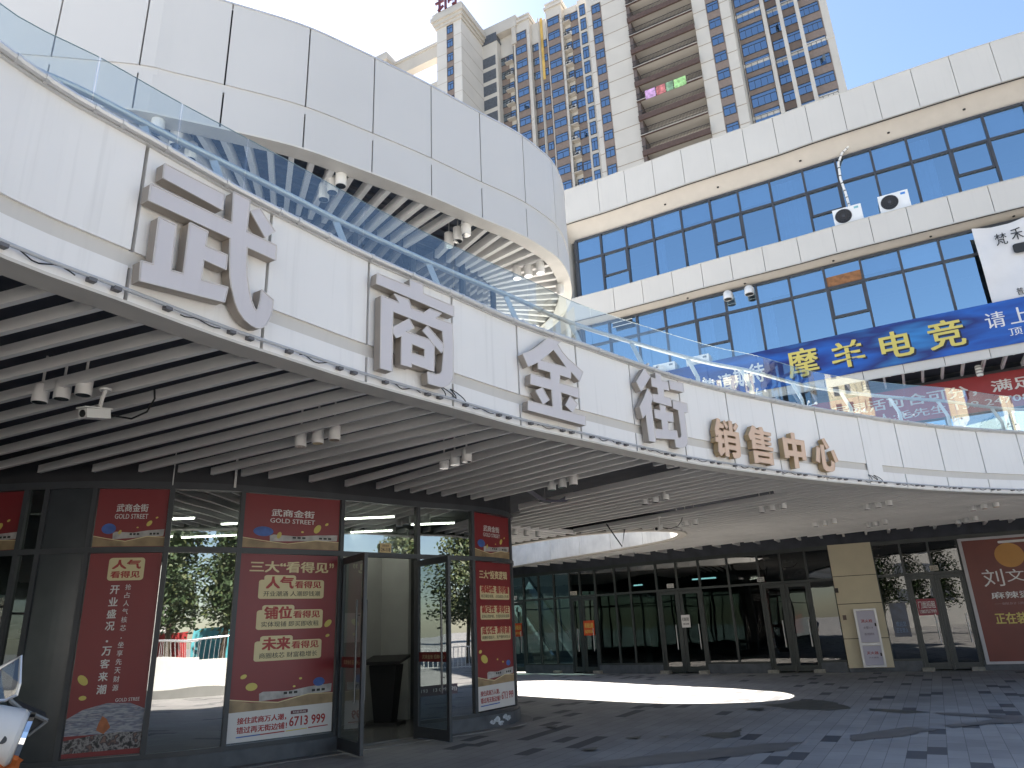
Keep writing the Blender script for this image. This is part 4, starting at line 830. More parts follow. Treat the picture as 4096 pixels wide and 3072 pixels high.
# banners
NAVY = noise_print('banner_navy', [(.012, .012, .1), (.01, .03, .2), (.012, .1, .42), (.01, .02, .14), (.03, .2, .5)], .55, (.35, .35, 1.6))
GB = 'banners on the shopping block'
sf = Surf(RB, RB.at(12.0), RB.at(46), 8.56, 9.88, .03); bn = sheet('banner', sf, NAVY, .012, None, 40); tag(bn, 'long navy blue banner with yellow and white lettering across the low band', 'banner', GB)
L0, L1 = sf.a[1], sf.a[2]
U = lambda az: (RB.at(az) - L0) / (L1 - L0)
Vz = lambda z: (z - 8.56) / 1.32
NAVYSH = mat('print_shadow', (.01, .012, .03), .5)
for s, a0, a1, z0, z1, m, bd in (('敬', 15.5, 16.7, 8.72, 9.3, PWHITE, .03), ('请', 16.85, 17.95, 8.74, 9.35, PWHITE, .03), ('期', 18.1, 19.25, 8.8, 9.42, PWHITE, .03), ('待', 19.35, 20.5, 8.85, 9.5, PWHITE, .03),
                             ('摩', 22.25, 24.5, 8.76, 9.7, YELLOW, .025), ('羊', 25.45, 27.75, 8.78, 9.62, YELLOW, .025), ('电', 28.85, 31.0, 8.8, 9.62, YELLOW, .025), ('竞', 32.0, 34.25, 8.8, 9.66, YELLOW, .025),
                             ('请', 35.6, 36.75, 9.12, 9.6, PWHITE, .012), ('上', 37.0, 38.2, 9.14, 9.6, PWHITE, .012), ('三', 38.5, 39.6, 9.14, 9.58, PWHITE, .012), ('楼', 39.9, 41.0, 9.12, 9.6, PWHITE, .012), ('顶', 36.75, 37.5, 8.8, 9.02, PWHITE, .01)):
    if m is YELLOW: text('lettering_shadow', sf, s, U(a0 + .1), U(a1 + .12), Vz(z0 - .06), Vz(z1 - .05), NAVYSH, bn, bd, .014)
    text('lettering', sf, s, U(a0), U(a1), Vz(z0), Vz(z1), m, bn, bd, .017)
YEL2 = YELLOW
sb = RB.at(23, RW['2'] + .1)
sf = Surf(RB, RB.at(22.5, -1.3), RB.at(46, -1.3), 7.12, 8.2, -1.38); rb_ = sheet('banner', sf, mat('banner_red', (.3, .03, .035), .5, var=.06), .012, None, 30); tag(rb_, 'red shop rental banner with pale lettering behind the glass balustrade', 'banner', GB)
text('lettering', sf, '布局灵活可合可分，满足多种', .03, .72, .46, .8, PWHITE, rb_, .02, .018); text('lettering', sf, '联系人:毛先生 139 24708 毛女士', .12, .74, .12, .36, PWHITE, rb_, .01, .018)
CLOTH = mat('banner_cloth', (.66, .65, .65), .7, var=.05, scale=1.5)
wa, wb = RB.P(RB.at(36.3, -.1), -.1), RB.P(RB.at(47, -.1), -.1); nn = Quad(wa, wb, 0, 1).n; b = MB(); nu, nv = 40, 24
def wp(i, j):
    u, v = i / nu, j / nv; x = wa + (wb - wa) * u + nn * (.02 + .03 * math.sin(9 * u + 3 * v) * (1 - v) + .02 * math.sin(17 * (u - v * .6))); z = 9.88 + v * (12.35 - .1 * u * 0 - 9.88) + .03 * math.sin(14 * u) * (v - .5)
    if j == nv: z -= .12 * abs(math.sin(u * math.pi * 3.5))
    return (*x, z)
for i in range(nu):
    for j in range(nv): b.face([wp(i, j), wp(i + 1, j), wp(i + 1, j + 1), wp(i, j + 1)])
wbn = obj('banner', b, CLOTH, None, smooth=True, fix=False); tag(wbn, 'white cloth banner with black lettering hung slack beside the upper windows', 'banner', GB)
sfw = Quad(wa + nn * .06, wb + nn * .06, 9.88, 12.35); LW = np.hypot(*(wb - wa)); uw = lambda az: float(np.hypot(*(RB.P(RB.at(az, -.1), -.1) - wa)) / LW); vz2 = lambda z: (z - 9.88) / 2.47
for s, a0, a1, z0, z1 in (('梵', 37.45, 38.15, 11.6, 11.98), ('禾', 38.4, 39.1, 11.66, 12.04), ('普', 37.8, 38.2, 9.98, 10.2), ('拉', 38.3, 38.7, 9.98, 10.2), ('提', 38.8, 39.2, 9.98, 10.2)): text('lettering', sfw, s, uw(a0), uw(a1), vz2(z0), vz2(z1), PBLACK, wbn, .012, .02)
blob('emblem', sfw, [rrect(uw(38.3), vz2(11.25), uw(40.2), vz2(11.55), .02, .03)], PBLACK, wbn, .02)
# air conditioners on the ledges
def aircon(label, s, o, z, fan_m, scale=1.0, badge=None):
    p, t = RB.P(s, o), RB.T(s); n = np.array([t[1], -t[0]]); a = math.atan2(t[1], t[0]); e = empty('air_conditioner', (*p, z)); tag(e, label, 'air conditioner', 'outdoor air conditioners on the block')
    w_, h_, d_ = .86 * scale, .6 * scale, .32; b = MB(); b.box((*p, z + .04 + h_ / 2), (w_, d_, h_), a); body = obj('casing', b, ACWHITE, e)
    f = p + n * (d_ / 2) - t * .13 * scale; zc = z + .04 + h_ / 2; b = MB(); b.lathe((*f, zc), [(.001, .004), (.25 * scale, .004), (.25 * scale, .02), (.23 * scale, .02), (.22 * scale, .006), (.001, .006)], 28, (n[0], n[1], 0)); obj('fan_opening', b, fan_m, e)
    b = MB(); c3 = Vector((*(f + n * .018), zc)); T3 = Vector((t[0], t[1], 0))
    for k in range(20):
        q = 2 * math.pi * k / 20; r1 = c3 + (T3 * math.cos(q) + Vector((0, 0, 1)) * math.sin(q)) * .05 * scale; r2 = c3 + (T3 * math.cos(q + .5) + Vector((0, 0, 1)) * math.sin(q + .5)) * .23 * scale; b.tube([r1, r2], .005, 4)
    for r in (.1, .165, .23): b.tube([c3 + (T3 * math.cos(q) + Vector((0, 0, 1)) * math.sin(q)) * r * scale for q in np.linspace(0, 2 * math.pi, 22)], .004, 4)
    b.lathe(c3, [(.001, 0), (.05 * scale, 0), (.05 * scale, .012), (.001, .012)], 14, (n[0], n[1], 0)); obj('fan_grille', b, mat('grille_dark', (.06, .06, .065), .5) if fan_m is GRD else LAMPW, e)
    b = MB(); c = p + n * (d_ / 2 + .003) + t * .28 * scale; b.box((*c, zc + .2 * scale), (.13, .006, .07), a); obj('badge', b, badge or mat('badge_grey', (.2, .22, .24), .4), e)
    b = MB()
    for k in (-.3, .3): b.box((*(p + t * k * scale), z + .02), (.07, d_ * .9, .04), a)
    obj('foot', b, mat('foot_dark', (.1, .1, .1), .6), e); return e
GRD = mat('fan_dark', (.02, .02, .022), .6)
aircon('white air conditioner with dark fan below the white pipe on the middle band', RB.at(28.65, -.45), -.3, 13.58, GRD, 1.0, mat('badge_teal', (.2, .45, .5), .4))
aircon('white air conditioner with dark fan and blue badge on the middle band', RB.at(31.95, -.45), -.3, 13.62, GRD, 1.0, mat('badge_blue', (.03, .2, .6), .4))
aircon('white air conditioner with pale fan at the left end of the navy banner', RB.at(12.85, -.3), -.3, 9.66, LAMPW, .92)
aircon('white air conditioner with pale fan close above the left end of the navy banner', RB.at(15.6, -.3), -.3, 9.66, LAMPW, .92)
s = RB.at(28.7, -.5); pp = [(0.45, -.5, 16.62), (.22, -.5, 16.45), (.04, -.48, 16.1), (0.0, -.48, 15.5), (.06, -.48, 14.9), (.08, -.48, 14.4), (.14, -.5, 13.9)]
b = MB(); b.tube([(*RB.P(s + u, o), z) for u, o, z in pp], .04, 7); pw = obj('coolant_pipe', b, ACWHITE); tag(pw, 'white wrapped coolant pipe running down the windows to the air conditioner', 'pipe')
b = MB()
for i in range(len(pp) - 1):
    for k in (.3, .8): u = [pp[i][j] + (pp[i + 1][j] - pp[i][j]) * k for j in range(3)]; v = [pp[i][j] + (pp[i + 1][j] - pp[i][j]) * (k + .05) for j in range(3)]; b.tube([(*RB.P(s + u[0], u[1]), u[2]), (*RB.P(s + v[0], v[1]), v[2])], .046, 7)
obj('tape', b, CABLE, pw)
for i, az in enumerate((18.65, 20.35)):
    s = RB.at(az, -.35); p, n = RB.P(s, -.35), RB.T(s); nx = np.array([n[1], -n[0]]); e = empty('vent_cowl', (*p, 12.1)); tag(e, ('left' if i == 0 else 'right') + ' one of two white domed vent cowls below the middle band', 'vent cowl', 'vent cowls below the middle band')
    b = MB(); b.tube([(*(p - nx * .12), 12.3), (*(p + nx * .0), 12.3), (*(p + nx * .1), 12.27), (*(p + nx * .16), 12.18), (*(p + nx * .17), 12.05)], .15, 16); obj('hood', b, LAMPW, e, smooth=True)
    b = MB(); b.lathe((*(p + nx * .17), 12.047), [(.001, -.004), (.13, -.004), (.13, .0), (.001, 0)], 16); obj('opening', b, GAP, e)
s = RB.at(9.9, -.5); e = empty('ledge_flood_lamp', (*RB.P(s, -.3), 12.15)); tag(e, 'slim dark floodlight with pale rim under the middle band beside the canopy', 'lamp'); a = math.atan2(RB.T(s)[1], RB.T(s)[0])
b = MB(); b.box((*RB.P(s, -.3), 12.2), (.75, .1, .16), a); obj('body', b, BLACK, e); b = MB(); q = RB.P(s, -.245)
for dz in (-.085, .085): b.box((*q, 12.2 + dz), (.79, .012, .02), a)
obj('rim', b, LAMPW, e)
for i, az in enumerate((27.3, 34.5, 40.5)):
    s = RB.at(az, -.6); p = RB.P(s, -.6); e = empty('hanging_lamp', (*p, 8.1)); tag(e, ['white cylinder lamp hanging under the soffit left of the others', 'white cylinder lamp under the soffit between two other lamps', 'white cylinder lamp under the soffit at the right edge'][i], 'lamp', 'cylinder lamps under the block soffit')
    b = MB(); b.lathe((*p, 7.98), [(.07, 0), (.085, .02), (.085, .3), (.07, .32)], 14); obj('housing', b, LAMPW, e, smooth=True); b = MB()
    for k in range(3): b.lathe((*p, 8.04 + k * .09), [(.087, 0), (.095, .01), (.095, .03), (.087, .04)], 14)
    obj('cooling_fins', b, mat('fin_grey', (.3, .3, .3), .5), e)

# ------------------------------------------------------------------ apartment towers far behind
TU, TN, TO = np.array([.883, -.469]), np.array([-.469, -.883]), np.array([9.7, 95.3])
def tp(u, v): return TO + TU * u + TN * v
def tu(az, v):
    a = R(az); k = np.array([math.sin(a), math.cos(a)]); b0 = TO + TN * v; return float((b0[1] * k[0] - b0[0] * k[1]) / (TU[0] * k[1] - TU[1] * k[0]))
BEIGE = mat('tower_beige', (.55, .515, .465), .85, var=.06, scale=.25); BEIGE2 = mat('tower_trim', (.5, .465, .415), .85, var=.06, scale=.3); BROWN = mat('tower_brown', (.22, .17, .145), .85, var=.1)
TGL = glass('tower_window_glass', (.2, .3, .45), .5, .25, fres=.6, rcol=(.7, .85, 1)); TDARK = mat('loggia_dark', (.09, .1, .12), .7, var=.2)
def tbox(b, u0, u1, v0, v1, z0, z1, m=0):
    q = [tp(u0, v1), tp(u1, v1), tp(u1, v0), tp(u0, v0)]; b.hexa([(*p, z0) for p in q], [(*p, z1) for p in q], m)
ZK = [98.2 - 2.95 * k for k in range(-2, 16)]
def tower(label, loc): e = empty('apartment_tower', loc); return tag(e, label, 'building')
main = tower('beige apartment tower with a deep balcony bay between two blank walls', (*tp(15, 0), 0))
WIN = {}
def window_col(par, az, v, w_, h_, floors, spandrel=True, dark=False, u=None):
    """windows one above the other; the first is built, the rest are copies"""
    uc = tu(az, v) if u is None else u; key = (w_, h_, dark)
    if spandrel:
        b = MB(); tbox(b, uc - w_ / 2 - .12, uc + w_ / 2 + .12, v - .3, v + .03, floors[-1] - h_ / 2 - .9, floors[0] + h_ / 2 + .2); obj('spandrel_strip', b, BROWN, par)
    for z in floors:
        p = tp(uc, v + .05)
        if key not in WIN:
            b = MB(); q = [tp(uc - w_ / 2, v + .05), tp(uc + w_ / 2, v + .05)]; zz = (z - h_ / 2, z + h_ / 2); d = TU
            b.bar(q[0], q[1], .1, (zz[0], zz[0] + .08)); b.bar(q[0], q[1], .1, (zz[1] - .08, zz[1])); ztm = zz[1] - h_ * .3; b.bar(q[0] + d * .06, q[1] - d * .06, .09, (ztm - .03, ztm + .03))
            for k in (0, .5, 1) if w_ < 2.4 else (0, .25, .5, .75, 1): c = q[0] + (q[1] - q[0]) * k; c0, c1 = (c, c + d * .06) if k == 0 else ((c - d * .06, c) if k == 1 else (c - d * .03, c + d * .03)); b.bar(c0, c1, .085, (zz[0] + .081, (zz[1] if k in (0, 1) else ztm - .031) - (.081 if k in (0, 1) else 0)))
            o = obj('window', b, FRAME, par); b = MB(); b.face([(*q[0], zz[0]), (*q[1], zz[0]), (*q[1], zz[1]), (*q[0], zz[1])]); obj('pane', b, TGL, o, fix=False); WIN[key] = (o, ORG[o.name][2] - z, (ORG[o.name][0] - p[0], ORG[o.name][1] - p[1]))
        else:
            o0, dz, dxy = WIN[key]; c = copy_tree(o0, par); pb = ORG[par.name]; c.location = (p[0] + dxy[0] - pb[0], p[1] + dxy[1] - pb[1], z + dz - pb[2])
            if random.random() < .03:
                b = MB(); x0, x1 = p, p + TU * w_ * .45; y1 = x0 + (TU * .6 + TN * .8) * w_ * .42
                b.face([(*x0, z - h_ * .35), (*y1, z - h_ * .35), (*y1, z + h_ * .15), (*x0, z + h_ * .15)]); obj('open_casement', b, TGL, par, fix=False)
ZB = 50.0
fl_left = [z for z in ZK[2:15]]
# left wing, alternating bays
wing = [(-1.75, -.05, 1.4, 'loggia'), (.0, 1.55, 0, 'w'), (1.62, 3.3, .9, 'b'), (3.4, 5.0, 0, 'w'), (5.05, 6.65, .9, 'b'), (6.7, 8.25, 0, 'w'), (8.3, 9.3, .5, 'w')]
b = MB()
for a0, a1, v, k in wing: tbox(b, tu(a0, v), tu(a1, v), -14, v, 0, 102.2 if k == 'b' else (99.2 if k == 'loggia' else 100.6))
for a0, a1, v, k in wing:
    if k == 'b': tbox(b, tu(a0, v) - .25, tu(a1, v) + .25, -2, v + .3, 101.2, 101.6); tbox(b, tu(a0, v) - .12, tu(a1, v) + .12, -2, v + .15, 102.2, 102.5)
obj('left_wing', b, BEIGE, main)
window_col(main, 2.4, .9, 2.0, 1.6, ZK[2:12]); window_col(main, 5.78, .9, 2.1, 1.6, ZK[2:15]); window_col(main, .62, 0, 1.7, 1.6, ZK[3:12]); window_col(main, 3.85, 0, 1.2, 1.5, ZK[3:14]); window_col(main, 4.72, 0, 1.0, 1.5, ZK[3:14]); window_col(main, 7.95, 0, 1.35, 1.6, ZK[2:15]); window_col(main, 8.8, .5, 1.0, 2.3, ZK[2:15], False)
b = MB()
for z in ZK[3:12]: tbox(b, tu(-1.55, 1.4), tu(-.25, 1.4), 1.3, 1.43, z - 1.1, z + 1.0)
obj('loggia_glazing', b, TDARK, main)
b = MB(); tbox(b, tu(-1.75, 1.4) - .1, tu(-.05, 1.4) + .1, -1, 1.5, 99.2, 99.5); tbox(b, tu(-1.7, 1.4), tu(-.1, 1.4), -1, 1.35, 99.5, 101.2); obj('roof_terrace', b, TDARK, main)
# small balconies with air conditioners
RAIL = mat('rail_dark', (.05, .045, .045), .6)
def balc(az, v, w_, zs, glaze=True):
    uc = tu(az, v); b = MB(); r = MB()
    for z in zs:
        tbox(b, uc - w_ / 2, uc + w_ / 2, v, v + .9, z - 1.15, z - 1.03)
        for x in np.linspace(-w_ / 2, w_ / 2, 8): p = tp(uc + x, v + .87); r.tube([(*p, z - 1.03), (*p, z - .3)], .025, 4)
        for dz in (-.3, -.9): r.beam((*tp(uc - w_ / 2, v + .87), z + dz), (*tp(uc + w_ / 2, v + .87), z + dz), .05, .05)
    obj('balcony_slab', b, BEIGE2, main); obj('balcony_railing', r, RAIL, main)
    if glaze: window_col(main, az + .12, v, 1.0, 2.0, zs, False)
balc(1.25, 0, 1.5, ZK[3:13], False); window_col(main, 1.3, 0, .9, 1.8, ZK[3:13], False)
balc(7.1, 0, 1.7, ZK[2:15])
for az, z in ((7.0, ZK[3]), (7.3, ZK[3]), (7.1, ZK[4]), (7.0, ZK[5]), (7.2, ZK[8]), (7.0, ZK[10]), (7.2, ZK[11]), (7.1, ZK[13]), (1.2, ZK[4]), (1.1, ZK[6]), (1.3, ZK[9])):
    u0 = tu(az, .6); p = tp(u0, .6); e = empty('air_conditioner', (*p, z - 1.03)); e.parent = main; e.location = tuple(ORG[e.name][i] - ORG[main.name][i] for i in range(3)); e.name = 'balcony_aircon'; ORG[e.name] = (*p, z - 1.03)
    b = MB(); tbox(b, u0 - .42, u0 + .42, .45, .75, z - 1.02, z - .45); obj('casing', b, ACWHITE, e); b = MB(); c = tp(u0 - .1, .76); b.lathe((*c, z - .73), [(.001, 0), (.22, 0), (.22, .02), (.001, .02)], 14, (TN[0], TN[1], 0)); obj('fan_opening', b, GRD, e)
b = MB()
for z in [101.0 - 2.95 * k for k in range(1, 17, 3)]: tbox(b, tu(1.62, .9), tu(3.3, .9), .86, .94, z, z + .12); tbox(b, tu(5.05, .9), tu(6.65, .9), .86, .94, z, z + .12)
obj('storey_groove', b, BEIGE2, main)
b = MB(); u0 = tu(4.28, 0); b.tube([(*tp(u0, .3), 60), (*tp(u0, .3), 101)], .12, 6); obj('downpipe', b, BEIGE2, main); b = MB(); tbox(b, u0 + .25, u0 + .7, 0, .12, 88, 101); obj('yellow_strip', b, mat('faded_yellow', (.55, .36, .1), .8, var=.3, scale=.6), main)
# centre block with the balcony bay
vc = 5.0; ua, ub, ubr, uc2, ud = tu(9.25, vc), tu(13.17, vc), tu(19.36, vc), tu(22.7, vc), tu(23.1, vc)
b = MB(); tbox(b, ua, ub, -14, vc, 0, 108); tbox(b, ubr, uc2, -14, vc, 0, 108); tbox(b, ub, ubr, -14, 2.6, 0, 108); obj('centre_block', b, BEIGE, main)
window_col(main, 10.18, vc, 1.35, 1.65, ZK[4:15]); window_col(main, 21.2, vc, 1.6, 1.65, ZK[3:15])
b = MB(); sl_ = MB(); r = MB(); dk = MB(); side_w = MB()
zs = [92.9 - 2.95 * k + 5.9 for k in range(0, 17)]
for i, z in enumerate(zs):
    tbox(sl_, ub, ubr, 2.6, vc + .55, z - .14, z); tbox(b, ub + .01, ubr - .01, vc + .3, vc + .6, z - (.5 if i % 2 == 0 else .2), z - .141)
    if i % 2 == 0: tbox(b, ub + .01, ubr - .01, vc + .56, vc + .62, z - .14, z + .3)
    for dz in (.25, 1.05): r.beam((*tp(ub, vc + .5), z + dz), (*tp(ubr, vc + .5), z + dz), .06, .06)
    for x in np.linspace(ub + .1, ubr - .1, 48): p = tp(x, vc + .5); r.beam((*p, z + .0), (*p, z + 1.05), .035, .035)
    for k, x in enumerate(np.linspace(ub + .3, ubr - .3, 6)):
        if (k + i) % 3: tbox(dk, x + .1, x + 1.5, 2.6, 2.65, z + .05, z + 2.2)
obj('balcony_slab', sl_, BEIGE2, main); obj('balcony_apron', b, mat('balcony_brown', (.1, .065, .055), .8, var=.15), main); obj('balcony_railing', r, RAIL, main); obj('balcony_door', dk, TDARK, main)
b = MB(); tbox(b, ub + .02, ub + .5, 2.7, vc + .3, 40, 107.5); obj('side_screen', b, mat('screen_brown', (.13, .1, .09), .8, var=.2), main)
b = MB()
for z in [101.2 - 2.95 * k for k in range(-2, 16)]:
    for (x0, x1) in ((ua, ub), (ubr, uc2)): tbox(b, x0 - .02, x1 + .02, vc - .02, vc + .025, z, z + .1)
obj('storey_groove', b, mat('groove_brown', (.3, .25, .2), .9), main)
# laundry on one balcony
zL = zs[9]; x = ub + 1.4
for i, (w_, col) in enumerate(((1.5, (.55, .33, .55)), (1.3, (.6, .2, .2)), (1.0, (.25, .4, .25)), (1.7, (.35, .6, .25)))):
    b = MB(); n = 6
    for k in range(n):
        a0, a1 = tp(x + w_ * k / n, vc + .68 + .04 * (k % 2)), tp(x + w_ * (k + 1) / n, vc + .68 + .04 * ((k + 1) % 2)); b.face([(*a0, zL - .5), (*a1, zL - .5), (*a1, zL + 1.0), (*a0, zL + 1.0)])
    o = obj('hung_sheet', b, mat('laundry_%d' % i, col, .8, var=.5, scale=1.6), None, fix=False); tag(o, ['pale pink bed sheet hanging on the tower balcony', 'red and white spotted sheet hanging on the tower balcony', 'narrow grey green cloth hanging on the tower balcony', 'bright green sheet hanging on the tower balcony'][i], 'laundry', 'laundry on the tower balcony'); x += w_ + .12
# right wing
v = 0.0; rw = [(23.0, 25.55, 1.0), (25.55, 26.9, -.4), (26.9, 28.3, 0), (28.3, 30.65, .6)]
b = MB()
for a0, a1, vv in rw: tbox(b, tu(a0, vv), tu(a1, vv), -16, vv, 0, 106)
obj('right_wing', b, BEIGE, main)
window_col(main, 24.2, 1.0, 3.3, 2.1, ZK[4:16]); window_col(main, 26.25, -.4, 1.6, 1.7, ZK[4:16]); window_col(main, 27.6, 0, 1.9, 1.7, ZK[4:16]); window_col(main, 29.17, .6, 2.5, 1.7, ZK[4:16])
b = MB()
for z in [101.2 - 2.95 * k for k in range(0, 17, 3)]:
    for a0, a1, vv in rw: tbox(b, tu(a0, vv) - .03, tu(a1, vv) + .03, vv - .05, vv + .06, z - .1, z + .5)
for a0 in (25.5, 26.85, 28.25): u0 = tu(a0, .3); tbox(b, u0 - .25, u0 + .25, -1, 1.3, 0, 106)
obj('pilaster', b, BEIGE, main)
# roof pavilion towers at the far left
def pavilion(label, azc, vv, wu, wv, ztop, win):
    u1 = tu(azc, vv); e = tower(label, (*tp(u1 - wu / 2, vv - wv / 2), 0))
    b = MB(); tbox(b, u1 - wu, u1, vv - wv, vv, 0, ztop); obj('shaft', b, mat('tower_pale', (.58, .55, .51), .85, var=.05, scale=.3), e)
    b = MB()
    for k, (ex, z0, z1) in enumerate(((.25, ztop - 1.5, ztop - .9), (.5, ztop - .9, ztop - .2), (.8, ztop - .2, ztop + .7), (.55, ztop + .7, ztop + 1.5), (.2, ztop + 1.5, ztop + 2.1))): tbox(b, u1 - wu - ex, u1 + ex, vv - wv - ex, vv + ex, z0, z1)
    obj('cornice', b, BEIGE2, e)
    if win:
        WIN.clear(); window_col(e, 0, vv, 1.15, 1.7, win, True, False, u1 - wu * .45); WIN.clear()
        b = MB(); tbox(b, u1 - wu * .45 - .7, u1 - wu * .45 + .7, vv - .2, vv + .028, win[0] + .9, ztop - 2.4); obj('spandrel_strip', b, BROWN, e)
    b = MB()
    for z in np.arange(ztop - 4.5, 50, -2.95): tbox(b, u1 - wu - .02, u1 + .02, vv - wv - .02, vv + .02, z, z + .09)
    obj('storey_groove', b, mat('groove_pale', (.42, .38, .33), .9), e); return u1
ZK2 = [98.2 - 2.95 * k for k in range(0, 12)]
uL = pavilion('pale apartment tower with rounded cornice and one window strip, carrying a rooftop sign', -3.63, 8.4, 4.9, 7.2, 100.9, ZK2)
uF = pavilion('distant pale apartment tower with cornice, half hidden by the white canopy', -11.1, 6.0, 5.0, 6.5, 100.9, None)
far = tower('low beige apartment wing behind the roof pavilions with an open roof frame', (*tp(-20, -6), 0))
b = MB(); tbox(b, uF - .5, uL - 4.9, -14, -2.0, 0, 90); obj('wing_wall', b, BEIGE, far)
b = MB(); tbox(b, uF + .2, uL - 4.8, 3.0, 4.4, 98.3, 100.9); tbox(b, uF + .2, uL - 4.8, 2.8, 4.6, 100.9, 101.5); tbox(b, uF, uL - 4.8, 1.5, 4.2, 91.0, 93.2); tbox(b, uL + .1, uL + 6.8, -1.5, 1.3, 100.6, 103.0); tbox(b, uL + 5.8, uL + 6.6, -1, 1.2, 97, 100.6); obj('roof_frame', b, BEIGE2, far)
b = MB(); sfT = Quad(tp(uL - 4.9, 8.9), tp(uL - .5, 8.9), 102.6, 107.4)
v_, f_, _ = glyphs('铜'); v_ = v_[:, :2]
for f in f_:
    b.face([sfT.P(*v_[i], .15) for i in f]); b.face([sfT.P(*v_[i], -.15) for i in reversed(f)])
# close the sides of the roof character
cnt = {}
for f in f_:
    for i in range(len(f)):
        k = (f[i], f[(i + 1) % len(f)]); kk = tuple(sorted(tuple(np.round(v_[j], 5)) for j in k)); cnt.setdefault(kk, []).append(k)
for kk, l in cnt.items():
    if len(l) == 1: i, j = l[0]; b.face([sfT.P(*v_[i], .15), sfT.P(*v_[i], -.15), sfT.P(*v_[j], -.15), sfT.P(*v_[j], .15)])
rs = obj('rooftop_sign', b, mat('roof_sign_red', (.13, .035, .045), .6), fix=False); tag(rs, 'dark red character of a rooftop sign on the pale apartment tower', 'sign')
b = MB()
for k in (.2, .5, .8): q = sfT.P(k, 0, -.3); b.beam((q[0], q[1], 102.9), (q[0], q[1], 106), .12, .12)
obj('sign_post', b, RAIL, rs)

# ------------------------------------------------------------------ ground floor shops at the back
shops = empty('back_shops', (6, 25, 0)); tag(shops, 'dark glass shop fronts with closed double doors at the back of the covered passage', 'shop')
FD = mat('shop_frame_dark', (.035, .042, .042), .4, var=.15)
fm = [FS.at(a) for a in (-.86, .24, 1.38, 2.56, 3.77, 4.57, 5.73, 7.23, 8.37, 10.36, 11.89, 13.54, 15.63, 17.8, 19.39, 21.11)]
fr2 = [FS.at(a) for a in (25.54, 27.3, 29.0, 30.75, 32.6, 34.4, 36.2, 38)]
doors = {0: 'one', 4: 'half', 5: 'half', 9: 'half', 10: 'half', 13: 'half', 14: 'half'}
pilL, pilR = FS.at(22.75), FS.at(25.54)
DT = 2.66
back_env = fm[:]
a = back_env[0]
while a > 1: a -= 1.2; back_env.insert(0, a)
off0 = len(back_env) - len(fm)
segs = [(back_env[i], back_env[i + 1], doors.get(i - off0)) for i in range(len(back_env) - 1)] + [(fm[-1], pilL, None)] + [(fr2[i], fr2[i + 1], 'half' if i in (1, 2) else None) for i in range(len(fr2) - 1)]
a = fr2[-1]
while a < FS.L - 1.5: segs.append((a, a + 1.4, None)); a += 1.4
b = MB(); dfs = []
for (p0, p1, d) in segs:
    b.band(FS, p0 - .03, p0 + .03, -.06, .055, .12 if not d else .02, DT); b.band(FS, p0 - .03, p0 + .03, -.06, .055, DT + .07, 3.6)
for (p0, p1, d) in segs:
    b.band(FS, p0, p1, -.05, .05, DT, DT + .07); b.band(FS, p0, p1, -.05, .05, 3.6, 3.72)
    if not d: b.band(FS, p0 + .031, p1 - .031, -.05, .05, .28, .34)
obj('shop_frame', b, FD, shops)
for (p0, p1, d) in segs:
    u = MB(); A_, B_ = FS.P(p0 + .03), FS.P(p1 - .03); z0 = .34 if not d else .1
    if d:
        e = empty('door', (*((A_ + B_) / 2), .03)); e.parent = shops; e.location = tuple(ORG[e.name][i] - ORG[shops.name][i] for i in range(3))
        f = MB(); t = (B_ - A_) / np.hypot(*(B_ - A_)); f.bar(A_ + t * .005, A_ + t * .1, .06, (.05, DT - .01)); f.bar(B_ - t * .1, B_ - t * .005, .06, (.05, DT - .01)); f.bar(A_ + t * .101, B_ - t * .101, .06, (.05, .22)); f.bar(A_ + t * .101, B_ - t * .101, .06, (DT - .12, DT - .01)); obj('door_frame', f, FD, e)
        f = MB(); f.face([(*(A_ + t * .1), .22), (*(B_ - t * .1), .22), (*(B_ - t * .1), DT - .12), (*(A_ + t * .1), DT - .12)]); obj('door_glass', f, G_FAR, e, fix=False)
        n = np.array([t[1], -t[0]]); c = (B_ - t * .16) + n * .08; f = MB(); f.tube([(*c, .75), (*c, 1.55)], .016, 6); obj('handle', f, STEEL, e)
    else:
        u.face([(*A_, z0), (*B_, z0), (*B_, DT), (*A_, DT)]); obj('shop_pane', u, G_FAR, shops, fix=False)
    u = MB(); u.face([(*A_, DT + .07), (*B_, DT + .07), (*B_, 3.6), (*A_, 3.6)]); obj('shop_pane', u, G_FAR, shops, fix=False)
b = MB()
for (p0, p1, d) in segs:
    b = MB()
    if not d: b.band(FS, p0 - .03, p1 - .031, -.05, .08, 0, .279); obj('plinth', b, PLINTH, shops)
b = MB(); b.band(FS, pilL, pilR, -.05, .08, 0, .12); obj('plinth', b, PLINTH, shops)
b = MB(); b.band(FS, 0, FS.L, -.3, .04, 3.722, 4.36, .5); obj('bulkhead', b, DARKCEIL, shops)
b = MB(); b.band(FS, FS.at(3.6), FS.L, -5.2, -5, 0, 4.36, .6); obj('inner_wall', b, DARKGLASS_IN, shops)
b = MB()
for s in (FS.at(3.7), FS.at(9.3), FS.at(15.6), pilL + .2, FS.at(32.4)): b.bar(FS.P(s, -.1), FS.P(s, -5), .12, (0, 4.3))
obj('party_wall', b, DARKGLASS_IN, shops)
b = MB(); b.bar((-8, 39), (6, 38), .3, (0, 9)); obj('horizon_screen_wall', b, mat('horizon_screen_wall', (.16, .165, .17), .8, var=.15), shops)  # added wall, blocks the bright horizon behind the open stair well
b = MB()
for k, (s0, s1, z, w_) in enumerate(((11.0, 13.0, 3.1, .02), (6.2, 7.2, 3.05, .02))): b.band(FS, FS.at(s0), FS.at(s1), -2.4, -2.35, z, z + .05)
obj('shop_lamp', b, mat('dim_lamp', (.5, .75, .8), .5, emit=.5), shops)
b = MB()
